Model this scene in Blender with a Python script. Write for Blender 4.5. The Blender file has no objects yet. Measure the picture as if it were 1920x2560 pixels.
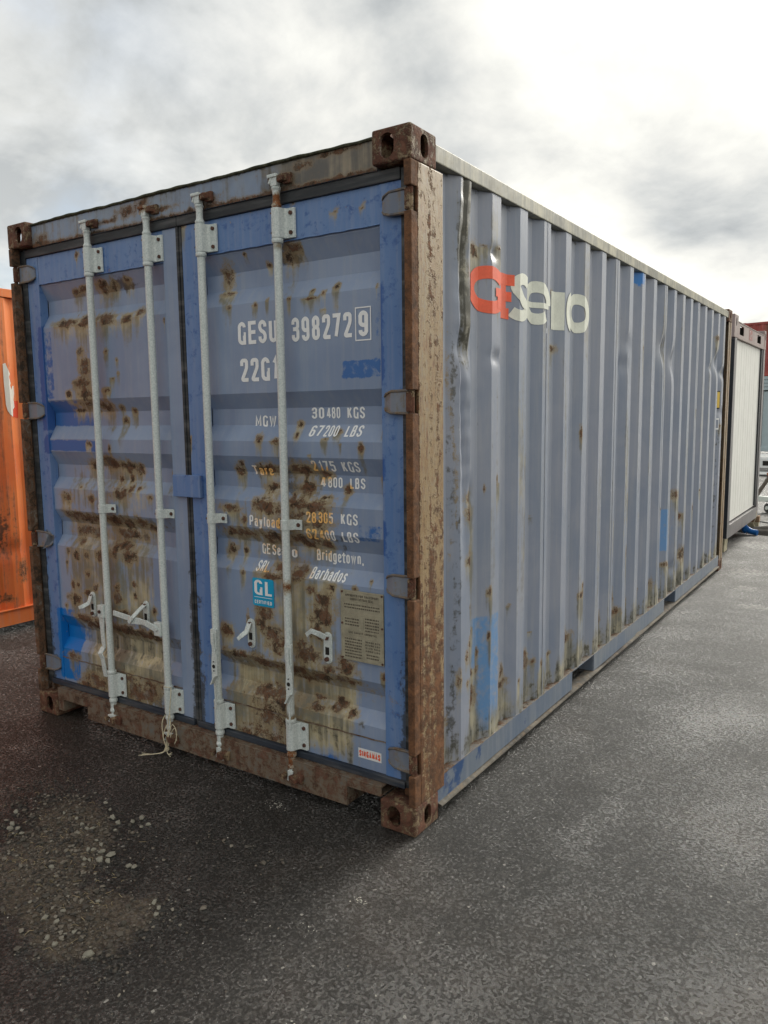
import bpy, bmesh, math, random
import numpy as np
from mathutils import Vector, Matrix
random.seed(7); rng = np.random.default_rng(7)
SC = bpy.context.scene
COL = SC.collection
R = math.radians

# ------------------------------------------------------------------ camera
cam = bpy.data.cameras.new('camera'); co = bpy.data.objects.new('camera', cam); COL.objects.link(co)
CP = Vector((1.4427, -2.3486, 1.5980))
FW = Vector((-0.551267, 0.825128, -0.123569)); RT = Vector((0.832265, 0.554249, -0.011933)); UP = Vector((-0.058642, 0.109420, 0.992264))
M = Matrix((RT, UP, -FW)).transposed().to_4x4(); M.translation = CP
co.matrix_world = M
cam.sensor_fit = 'VERTICAL'; cam.sensor_height = 36; cam.sensor_width = 27; cam.lens = 36 * 1924.93 / 2560
cam.clip_start = 0.05; cam.clip_end = 3000
SC.camera = co
# ------------------------------------------------------------------ sky and sun
SUN_DIR = Vector((0.16, 0.86, 0.48)).normalized()
sun_el = math.asin(SUN_DIR.z); sun_az = math.atan2(SUN_DIR.x, SUN_DIR.y)
W = bpy.data.worlds.new('World'); SC.world = W; W.use_nodes = True

class NT:
    def __init__(s, tree): s.t = tree; s.n = tree.nodes; s.l = tree.links
    def new(s, typ, **kw):
        n = s.n.new(typ)
        for k, v in kw.items(): setattr(n, k, v)
        return n
    def put(s, sock, v):
        if v is None: return
        if isinstance(v, bpy.types.NodeSocket): s.l.new(v, sock)
        else: sock.default_value = v
    def math(s, op, a, b=None, c=None, clamp=False):
        n = s.new('ShaderNodeMath', operation=op, use_clamp=clamp)
        s.put(n.inputs[0], a); s.put(n.inputs[1], b); s.put(n.inputs[2], c)
        return n.outputs[0]
    def add(s, a, b): return s.math('ADD', a, b)
    def mul(s, a, b): return s.math('MULTIPLY', a, b)
    def vmath(s, op, a, b=None):
        n = s.new('ShaderNodeVectorMath', operation=op)
        s.put(n.inputs[0], a); s.put(n.inputs[1], b)
        return n.outputs['Value'] if op in ('DOT_PRODUCT', 'LENGTH', 'DISTANCE') else n.outputs[0]
    def mix(s, f, a, b, blend='MIX'):
        n = s.new('ShaderNodeMix', data_type='RGBA', blend_type=blend)
        s.put(n.inputs[0], f)
        for sock, v in ((n.inputs[6], a), (n.inputs[7], b)):
            s.put(sock, v if isinstance(v, bpy.types.NodeSocket) or v is None else (*v, 1) if len(v) == 3 else v)
        return n.outputs[2]
    def step(s, v, lo, hi, a=0.0, b=1.0, smooth=True):
        n = s.new('ShaderNodeMapRange', interpolation_type='SMOOTHSTEP' if smooth else 'LINEAR')
        s.put(n.inputs[0], v); n.inputs[1].default_value = lo; n.inputs[2].default_value = hi
        n.inputs[3].default_value = a; n.inputs[4].default_value = b
        return n.outputs[0]
    def noise(s, vec, scale, detail=4, rough=0.55, dist=0.0, color=False):
        n = s.new('ShaderNodeTexNoise'); s.put(n.inputs['Vector'], vec)
        n.inputs['Scale'].default_value = scale; n.inputs['Detail'].default_value = detail
        n.inputs['Roughness'].default_value = rough; n.inputs['Distortion'].default_value = dist
        return n.outputs[1 if color else 0]
    def voro(s, vec, scale, feature='F1', rand=1.0):
        n = s.new('ShaderNodeTexVoronoi', feature=feature); s.put(n.inputs['Vector'], vec)
        n.inputs['Scale'].default_value = scale; n.inputs['Randomness'].default_value = rand
        return n.outputs[0]
    def scale(s, vec, sc, loc=(0, 0, 0), rot=(0, 0, 0)):
        n = s.new('ShaderNodeMapping'); s.put(n.inputs[0], vec)
        n.inputs['Scale'].default_value = sc; n.inputs['Location'].default_value = loc; n.inputs['Rotation'].default_value = rot
        return n.outputs[0]
    def ramp(s, v, stops):
        n = s.new('ShaderNodeValToRGB'); s.put(n.inputs[0], v); e = n.color_ramp.elements
        while len(e) < len(stops): e.new(0.5)
        for i, (p, c) in enumerate(stops): e[i].position = p; e[i].color = (*c, 1)
        return n.outputs[0]
    def attr(s, name): return s.new('ShaderNodeAttribute', attribute_name=name).outputs['Fac']
    def bump(s, h, strength, dist, normal=None):
        n = s.new('ShaderNodeBump'); s.put(n.inputs['Height'], h)
        n.inputs['Strength'].default_value = strength; n.inputs['Distance'].default_value = dist
        if normal is not None: s.l.new(normal, n.inputs['Normal'])
        return n.outputs[0]

w = NT(W.node_tree)
for n in list(w.n): w.n.remove(n)
wo = w.new('ShaderNodeOutputWorld'); bg = w.new('ShaderNodeBackground')
sky = w.new('ShaderNodeTexSky', sky_type='NISHITA', sun_disc=False, sun_elevation=sun_el, sun_rotation=sun_az)
sky.air_density = 1.0; sky.dust_density = 2.0
D = w.new('ShaderNodeTexCoord').outputs['Generated']
sep = w.new('ShaderNodeSeparateXYZ'); w.l.new(D, sep.inputs[0]); dz = sep.outputs[2]
den = w.math('MAXIMUM', w.add(dz, 0.42), 0.25)
cv = w.new('ShaderNodeCombineXYZ')
w.put(cv.inputs[0], w.math('DIVIDE', sep.outputs[0], den)); w.put(cv.inputs[1], w.math('DIVIDE', sep.outputs[1], den)); w.put(cv.inputs[2], 0.35)
n1 = w.noise(cv.outputs[0], 1.5, 7, 0.52, 0.35); n2 = w.noise(cv.outputs[0], 3.6, 7, 0.58, 0.2)
cl = w.add(w.mul(n1, 0.62), w.mul(n2, 0.38))
def lobe(d, k, amp):
    dd = w.vmath('DOT_PRODUCT', D, tuple(Vector(d).normalized()))
    return w.mul(w.math('EXPONENT', w.mul(w.add(dd, -1.0), k)), amp)
# the sun stands behind the cloud: thin bright cloud about it, thicker banks to its left and right
glow = w.add(lobe((-0.13, 0.92, 0.36), 14.0, 0.26), lobe((0.62, 0.66, 0.42), 3.2, 0.34))
glow = w.add(glow, lobe((-0.80, 0.57, 0.10), 14.0, 0.16))
bank = w.add(lobe((-0.64, 0.68, 0.33), 20.0, 0.12), lobe((-0.17, 0.95, 0.235), 160.0, 0.30))
bank = w.add(bank, lobe((-0.27, 0.85, 0.46), 60.0, 0.12))
lum = w.add(w.add(w.step(cl, 0.41, 0.60, 0.19, 0.46, False), glow), w.mul(bank, -1.0))
lum = w.math('MAXIMUM', lum, 0.22)
tint = w.ramp(w.step(lum, 0.26, 0.62, 0, 1, False), [(0.0, (0.94, 0.985, 1.0)), (0.40, (1.0, 1.0, 0.955)), (1.0, (1.0, 0.98, 0.88))])
cx = w.new('ShaderNodeCombineXYZ')
for i in range(3): w.put(cx.inputs[i], lum)
cc = w.mix(1.0, tint, cx.outputs[0], 'MULTIPLY')
skyc = w.mix(1.0, sky.outputs[0], (0.10, 0.10, 0.10), 'MULTIPLY')
gap = w.add(w.step(n1, 0.30, 0.42, 0.30, 0.0), w.mul(lobe((-0.80, 0.46, 0.43), 60.0, 0.30), w.step(n2, 0.4, 0.6)))
w.l.new(w.mix(w.math('MINIMUM', gap, 0.5), cc, skyc), bg.inputs[0]); bg.inputs[1].default_value = 1.0
w.l.new(bg.outputs[0], wo.inputs[0])
sd = bpy.data.lights.new('sun', 'SUN'); sd.energy = 1.3; sd.angle = R(24); sd.color = (1, 0.96, 0.88)
so = bpy.data.objects.new('sun', sd); COL.objects.link(so); so.rotation_euler = SUN_DIR.to_track_quat('Z', 'Y').to_euler(); so.location = (0, 10, 20)
vs = SC.view_settings; vs.view_transform = 'Standard'; vs.look = 'None'; vs.exposure = 1.12; vs.gamma = 1.0; vs.use_curve_mapping = False

# ------------------------------------------------------------------ helpers
def tag(o, label=None, cat=None, group=None, kind=None):
    if label: o['label'] = label
    if cat: o['category'] = cat
    if group: o['group'] = group
    if kind: o['kind'] = kind
    return o
def empty(name, loc=(0, 0, 0), rz=0):
    o = bpy.data.objects.new(name, None); o.location = loc; o.rotation_euler = (0, 0, rz); o.empty_display_size = 0.1
    COL.objects.link(o); return o
class MB:
    def __init__(s): s.v = []; s.f = []; s.bev = 0
    def add(s, vs, fs):
        o = len(s.v); s.v += [tuple(v) for v in vs]; s.f += [tuple(i + o for i in f) for f in fs]; return s
    def box(s, x0, x1, y0, y1, z0, z1):
        x0, x1 = sorted((x0, x1)); y0, y1 = sorted((y0, y1)); z0, z1 = sorted((z0, z1))
        return s.add([(x0, y0, z0), (x1, y0, z0), (x1, y1, z0), (x0, y1, z0), (x0, y0, z1), (x1, y0, z1), (x1, y1, z1), (x0, y1, z1)],
                     [(0, 3, 2, 1), (4, 5, 6, 7), (0, 1, 5, 4), (1, 2, 6, 5), (2, 3, 7, 6), (3, 0, 4, 7)])
    def obox(s, c, ax, sz):   # oriented box: centre, 3 axes, full sizes
        c = Vector(c); A = [Vector(a).normalized() * (d / 2) for a, d in zip(ax, sz)]
        P = [c + A[0] * i + A[1] * j + A[2] * k for k in (-1, 1) for j in (-1, 1) for i in (-1, 1)]
        return s.add(P, [(0, 2, 3, 1), (4, 5, 7, 6), (0, 1, 5, 4), (1, 3, 7, 5), (3, 2, 6, 7), (2, 0, 4, 6)])
    def tube(s, pts, r, n=10, caps=True):
        pts = [Vector(p) for p in pts]; rs = r if isinstance(r, (list, tuple)) else [r] * len(pts)
        t0 = (pts[1] - pts[0]).normalized(); a = t0.orthogonal().normalized(); rings = []
        for i, p in enumerate(pts):
            t = (pts[min(i + 1, len(pts) - 1)] - pts[max(i - 1, 0)]).normalized()
            a = (a - t * a.dot(t))
            a = a.normalized() if a.length > 1e-6 else t.orthogonal().normalized()
            b = t.cross(a)
            rings.append([p + (a * math.cos(2 * math.pi * k / n) + b * math.sin(2 * math.pi * k / n)) * rs[i] for k in range(n)])
        V = [v for rg in rings for v in rg]; F = []
        for i in range(len(pts) - 1):
            for k in range(n): F.append((i * n + k, i * n + (k + 1) % n, (i + 1) * n + (k + 1) % n, (i + 1) * n + k))
        if caps: F.append(tuple(range(n - 1, -1, -1))); F.append(tuple(range((len(pts) - 1) * n, len(pts) * n)))
        return s.add(V, F)
    def lathe(s, x, y, prof, n=16):   # vertical axis; prof = [(z, r)...]
        return s.tube([(x, y, z) for z, r in prof], [r for z, r in prof], n)
    def prism(s, poly, plane, d0, d1):   # poly in 2D; plane 'xz' (extruded in y) / 'yz' (in x) / 'xy' (in z)
        n = len(poly)
        def P(a, b, d): return {'xz': (a, d, b), 'yz': (d, a, b), 'xy': (a, b, d)}[plane]
        V = [P(a, b, d0) for a, b in poly] + [P(a, b, d1) for a, b in poly]
        return s.add(V, [tuple(range(n))[::-1], tuple(range(n, 2 * n))] + [(i, (i + 1) % n, n + (i + 1) % n, n + i) for i in range(n)])
    def build(s, name, mat, parent=None, smooth=False, bevel=0, seg=2, shared=None):
        me = bpy.data.meshes.new(name); bm = bmesh.new()
        vv = [bm.verts.new(v) for v in s.v]
        for f in s.f:
            try: bm.faces.new([vv[i] for i in f])
            except ValueError: pass
        bmesh.ops.recalc_face_normals(bm, faces=bm.faces)
        if bevel:
            ed = [e for e in bm.edges if len(e.link_faces) == 2 and e.calc_face_angle(0) > R(25)]
            bmesh.ops.bevel(bm, geom=ed, offset=bevel, segments=seg, profile=0.6, affect='EDGES', clamp_overlap=True)
        bm.to_mesh(me); bm.free()
        if smooth:
            me.shade_smooth()
            try: me.set_sharp_from_angle(angle=R(40))
            except Exception: pass
        me.materials.append(mat)
        o = bpy.data.objects.new(name, me); COL.objects.link(o)
        if parent is not None: o.parent = parent
        return o
def grid_obj(name, P, mat, parent=None, smooth=False):
    """P: array (a, b, 3) of points"""
    a, b = P.shape[:2]; me = bpy.data.meshes.new(name)
    idx = np.arange(a * b).reshape(a, b)
    F = np.stack([idx[:-1, :-1], idx[1:, :-1], idx[1:, 1:], idx[:-1, 1:]], -1).reshape(-1, 4)
    me.vertices.add(a * b); me.vertices.foreach_set('co', P.reshape(-1).astype('f'))
    me.loops.add(F.size); me.loops.foreach_set('vertex_index', F.reshape(-1).astype('i'))
    me.polygons.add(len(F)); me.polygons.foreach_set('loop_start', (np.arange(len(F)) * 4).astype('i')); me.polygons.foreach_set('loop_total', np.full(len(F), 4, 'i'))
    me.update(calc_edges=True); me.validate()
    if smooth:
        me.shade_smooth()
        try: me.set_sharp_from_angle(angle=R(24))
        except Exception: pass
    me.materials.append(mat)
    o = bpy.data.objects.new(name, me); COL.objects.link(o)
    if parent is not None: o.parent = parent
    return o
def coords(o):
    a = np.empty(len(o.data.vertices) * 3, 'f'); o.data.vertices.foreach_get('co', a); return a.reshape(-1, 3)
def setattrs(o, **kw):
    for k, v in kw.items():
        at = o.data.attributes.get(k) or o.data.attributes.new(k, 'FLOAT', 'POINT')
        at.data.foreach_set('value', np.ascontiguousarray(np.broadcast_to(v, (len(o.data.vertices),)), 'f'))
def blob(x, z, B, soft=0.62):
    f = np.zeros_like(x)
    for cx, cz, rx, rz in B:
        if cx < 0 and cz < 1.45: rx, rz = rx * 1.18, rz * 1.12
        d = np.sqrt(((x - cx) / rx) ** 2 + ((z - cz) / rz) ** 2)
        f = np.maximum(f, np.clip(0.5 + soft - soft * d, 0, 1))
    return f
def drips(x, z, B, amp=0.9):
    f = np.zeros_like(x)
    for cx, cz, rx, rz in B:
        L = 0.06 + 4.2 * rz
        s = np.exp(-((x - cx) / (rx * 1.1)) ** 4) * np.clip(1 - (cz - z) / L, 0, 1) * (z < cz + rz * 0.5)
        f = np.maximum(f, s * amp)
    return f
def rect(x, z, x0, x1, z0, z1, s=0.012):
    g = lambda t: np.clip(0.5 + t / (2 * s), 0, 1)
    return np.minimum(np.minimum(g(x - x0), g(x1 - x)), np.minimum(g(z - z0), g(z1 - z)))

# ------------------------------------------------------------------ materials
RUST = [(0.34, (0.036, 0.025, 0.016)), (0.46, (0.092, 0.056, 0.033)), (0.53, (0.185, 0.085, 0.042)), (0.58, (0.115, 0.086, 0.062)), (0.70, (0.25, 0.20, 0.155))]
def weathered(name, c1, c2, fresh=(0.045, 0.145, 0.39), rust=-0.25, streak=0.0, freshb=-0.2, cream=(0.56, 0.47, 0.27), rough=0.42,
              ramp=RUST, speck=0.0, metal=0.0, vertical=True, bumps=0.5, grime=0.0, strk=1.0, bigs=2.2, fnoise=0.9, mott=None):
    m = bpy.data.materials.new(name); m.use_nodes = True; t = NT(m.node_tree)
    bs = t.n['Principled BSDF']; P = t.new('ShaderNodeTexCoord').outputs['Object']
    big = t.noise(P, bigs, 5, 0.6, 0.4); mid = t.noise(P, 26, 8, 0.68, 0.25); fine = t.noise(P, 170, 4, 0.6)
    st = t.noise(t.scale(P, (36, 36, 2.2) if vertical else (3, 3, 30)), 1.0, 6, 0.6)
    aR, aS, aF, aD, aB = (t.attr(k) for k in ('rust', 'streak', 'fresh', 'stain', 'bright'))
    base = t.mix(t.step(big, 0.35, 0.65), c1, c2)
    base = t.mix(t.mul(t.step(st, 0.42, 0.72), 0.18 * strk), base, (0.46, 0.45, 0.43))
    md = t.add(mid, -0.5)
    base = t.mix(t.step(t.add(t.add(aF, t.mul(md, fnoise)), freshb), 0.42, 0.60), base, fresh)
    base = t.mix(t.step(t.add(aB, t.mul(md, 1.1)), 0.40, 0.62), base, (0.006, 0.17, 0.52))
    if mott:
        st2 = t.noise(t.scale(P, (42, 42, 3.4)), 1.0, 9, 0.75, 1.6); st3 = t.noise(t.scale(P, (9, 9, 3.2), (3, 1, 2)), 1.0, 7, 0.7, 1.5)
        base = t.mix(0.92, base, t.ramp(t.add(t.mul(st2, .95), t.add(t.mul(st3, .75), t.add(-0.35, t.mul(t.add(aR, -0.25), -0.16)))), mott))
    sa = t.add(aS, streak)
    sm = t.math('MULTIPLY', t.step(t.add(sa, t.add(t.mul(t.add(st, -0.5), 1.3), t.mul(md, 0.7))), 0.28, 0.78), t.step(sa, 0.0, 0.25, 0.0, 0.93), clamp=True)
    crm = t.mix(t.step(t.add(t.mul(t.noise(P, 7, 4), .5), t.mul(st, .5)), 0.37, 0.57), cream, tuple(v * k for v, k in zip(cream, (0.36, 0.39, 0.46))))
    base = t.mix(sm, base, crm)
    base = t.mix(t.mul(t.step(t.add(aD, t.add(t.mul(md, 1.7), t.mul(t.add(st, -0.5), 0.9))), 0.34, 0.62), 0.80), base, (0.050, 0.048, 0.036))
    rf = t.add(t.add(aR, t.mul(md, 1.45)), t.add(t.mul(t.add(fine, -0.5), 0.7), t.add(t.mul(t.add(st, -0.5), 0.35 * strk ** 2), rust)))
    if speck:
        vo = t.voro(t.scale(P, (1, 1, 0.8)), 17); sp = t.mul(t.step(vo, 0.02, 0.16, 1.0, 0.0), t.step(t.noise(P, 5, 2), 0.45, 0.6))
        rf = t.add(rf, t.mul(sp, speck))
    halo = t.mul(t.step(rf, 0.10, 0.46), 0.72)
    base = t.mix(halo, base, t.mix(0.62, cream, (0.20, 0.125, 0.065)))
    rm = t.step(rf, 0.43, 0.66)
    rc = t.ramp(t.add(t.mul(t.noise(P, 19, 8, 0.7, 0.6), 1.15), t.add(t.mul(fine, 0.35), -0.25)), ramp)
    base = t.mix(rm, base, rc)
    if grime: base = t.mix(t.mul(t.step(t.noise(P, 4, 6, 0.65), 0.4, 0.7), grime), base, (0.07, 0.065, 0.05))
    t.l.new(base, bs.inputs['Base Color'])
    t.put(bs.inputs['Roughness'], t.add(t.mul(rm, 0.9 - rough - 0.05), t.add(t.mul(mid, 0.25), rough - 0.12)))
    t.put(bs.inputs['Metallic'], t.mul(t.add(t.mul(rm, -1.0), 1.0), metal) if metal else 0.0)
    bs.inputs['Specular IOR Level'].default_value = 0.4
    h = t.add(t.mul(rm, t.add(0.35, t.mul(mid, 1.6))), t.add(t.mul(fine, 0.10), t.mul(big, 0.6)))
    t.l.new(t.bump(h, bumps, 0.006), bs.inputs['Normal'])
    return m
def plain(name, c, rough=0.6, metal=0.0, var=0.25, scale=12, bump=0.2, spec=0.4, c2=None):
    m = bpy.data.materials.new(name); m.use_nodes = True; t = NT(m.node_tree)
    bs = t.n['Principled BSDF']; P = t.new('ShaderNodeTexCoord').outputs['Object']
    a = t.noise(P, scale, 6, 0.6); b = t.noise(P, scale * 9, 3)
    cc = t.mix(t.step(t.add(t.mul(a, 0.7), t.mul(b, 0.3)), 0.35, 0.65), tuple(v * (1 - var) for v in c), c2 or tuple(min(1, v * (1 + var)) for v in c))
    t.l.new(cc, bs.inputs['Base Color']); bs.inputs['Roughness'].default_value = rough; bs.inputs['Metallic'].default_value = metal
    bs.inputs['Specular IOR Level'].default_value = spec
    if bump: t.l.new(t.bump(t.add(a, t.mul(b, 0.3)), bump, 0.004), bs.inputs['Normal'])
    return m
FADE1 = (0.215, 0.280, 0.410); FADE2 = (0.270, 0.335, 0.465)
M_side = weathered('faded_side_paint', (0.222, 0.260, 0.340), (0.280, 0.305, 0.375), rust=-0.20, speck=0.30, rough=0.36, cream=(0.45, 0.40, 0.27), fresh=(0.13, 0.27, 0.50), fnoise=0.6)
M_panel = weathered('faded_door_paint', FADE1, FADE2, rust=-0.22, speck=0.34, rough=0.38)
M_frame = weathered('fresh_door_frame_paint', (0.105, 0.205, 0.43), (0.145, 0.25, 0.47), fresh=(0.04, 0.115, 0.34), rust=-0.16, freshb=0.40, speck=0.45, rough=0.38)
M_header = weathered('header_paint', (0.23, 0.30, 0.42), (0.29, 0.33, 0.38), rust=-0.10, streak=0.36, speck=0.4, cream=(0.33, 0.27, 0.18), grime=0.3)
M_sill = weathered('sill_rusty_paint', (0.12, 0.15, 0.16), (0.17, 0.18, 0.17), rust=0.50, streak=0.5, speck=0.2, cream=(0.20, 0.15, 0.10), rough=0.55,
                   ramp=[(0.3, (0.045, 0.028, 0.02)), (0.5, (0.115, 0.058, 0.036)), (0.62, (0.17, 0.085, 0.055)), (0.8, (0.17, 0.13, 0.10))])
M_post = weathered('corner_post_paint', (0.30, 0.26, 0.17), (0.27, 0.27, 0.23), fresh=(0.19, 0.33, 0.38), rust=0.17, streak=0.18, freshb=-0.05, cream=(0.66, 0.50, 0.25), rough=0.45, bumps=0.7, strk=1.6, mott=[(.38, (.08, .038, .018)), (.44, (.24, .105, .04)), (.475, (.31, .20, .10)), (.505, (.17, .095, .05)), (.54, (.36, .27, .16)), (.585, (.27, .24, .19)), (.64, (.24, .11, .045))],
                   ramp=[(0.3, (0.07, 0.035, 0.018)), (0.48, (0.13, 0.063, 0.032)), (0.62, (0.21, 0.095, 0.042)), (0.8, (0.16, 0.09, 0.06))])
M_cast = weathered('rusty_casting', (0.16, 0.09, 0.06), (0.22, 0.15, 0.10), rust=0.62, streak=0.3, rough=0.6, bumps=0.8,
                   ramp=[(0.3, (0.055, 0.026, 0.018)), (0.5, (0.125, 0.052, 0.032)), (0.65, (0.19, 0.09, 0.055)), (0.8, (0.24, 0.17, 0.12))])
M_toprail = weathered('top_rail_bare', (0.46, 0.43, 0.30), (0.33, 0.32, 0.27), fresh=(0.28, 0.26, 0.25), rust=0.03, streak=0.6, freshb=0.36, cream=(0.58, 0.54, 0.38), rough=0.5, grime=0.6)
M_botrail = weathered('bottom_rail_paint', (0.115, 0.155, 0.225), (0.16, 0.19, 0.235), fresh=(0.03, 0.075, 0.19), rust=-0.22, freshb=0.0, rough=0.42, speck=0.2, cream=(0.3, 0.28, 0.2))
M_galv = weathered('galvanised_steel', (0.55, 0.61, 0.59), (0.74, 0.78, 0.75), rust=-0.30, speck=0.12, rough=0.50, metal=0.10, bigs=150, cream=(0.50, 0.38, 0.2), vertical=True, bumps=0.25,
                   ramp=[(0.3, (0.09, 0.03, 0.012)), (0.5, (0.20, 0.07, 0.022)), (0.65, (0.30, 0.12, 0.04)), (0.8, (0.2, 0.1, 0.06))])
M_lip = weathered('dirty_flange', (0.055, 0.05, 0.045), (0.15, 0.135, 0.11), rust=0.15, rough=0.85, bumps=1.0, cream=(0.3, 0.25, 0.18))
M_bolt = plain('rusty_bolt', (0.10, 0.045, 0.03), 0.75, 0, 0.4, 60, 0.6)
M_rubber = weathered('door_rubber', (0.018, 0.021, 0.024), (0.03, 0.034, 0.038), rust=-0.45, streak=0.04, rough=0.55, cream=(0.30, 0.30, 0.28), vertical=False)
M_rubberb = weathered('bottom_rubber', (0.022, 0.03, 0.045), (0.04, 0.05, 0.065), rust=-0.3, streak=0.3, rough=0.5, cream=(0.16, 0.13, 0.09), vertical=False)
M_dark = plain('dark_interior', (0.02, 0.018, 0.016), 0.9, 0, 0.2, 8, 0)
M_white = weathered('white_lettering', (0.90, 0.90, 0.89), (0.92, 0.92, 0.91), rust=-1.5, rough=0.4, cream=(0.92, 0.52, 0.16), bumps=0.05)
m_ = M_white; m_.node_tree.nodes.clear(); t = NT(m_.node_tree); o_ = t.new('ShaderNodeOutputMaterial'); b_ = t.new('ShaderNodeBsdfPrincipled'); P = t.new('ShaderNodeTexCoord').outputs['Object']
nz = t.noise(P, 40, 5, .65); tn = t.step(t.add(t.attr('streak'), t.mul(t.add(nz, -.5), .9)), .30, .62)
t.l.new(t.mix(tn, t.mix(t.step(nz, .3, .6), (.86, .86, .84), (.92, .92, .91)), t.mix(nz, (.90, .40, .10), (.95, .66, .25))), b_.inputs['Base Color']); b_.inputs['Roughness'].default_value = .4
lost = t.step(t.add(t.noise(P, 90, 5, .7), t.mul(t.attr('streak'), .10)), .71, .74); tr_ = t.new('ShaderNodeBsdfTransparent'); mx_ = t.new('ShaderNodeMixShader')
t.put(mx_.inputs[0], lost); t.l.new(b_.outputs[0], mx_.inputs[1]); t.l.new(tr_.outputs[0], mx_.inputs[2]); t.l.new(mx_.outputs[0], o_.inputs[0])
M_red = plain('red_lettering', (0.88, 0.135, 0.06), 0.45, 0, 0.10, 9, 0.03)
M_creamlogo = plain('cream_lettering', (0.78, 0.80, 0.70), 0.45, 0, 0.10, 9, 0.03)
M_plate = plain('stamped_plate', (0.34, 0.31, 0.225), 0.5, 0.0, 0.18, 20, 0.2)
M_platedark = plain('plate_engraving', (0.10, 0.085, 0.06), 0.6, 0, 0.2, 40, 0)
M_twine = plain('twine', (0.60, 0.54, 0.38), 0.9, 0, 0.2, 90, 0.5)
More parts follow.
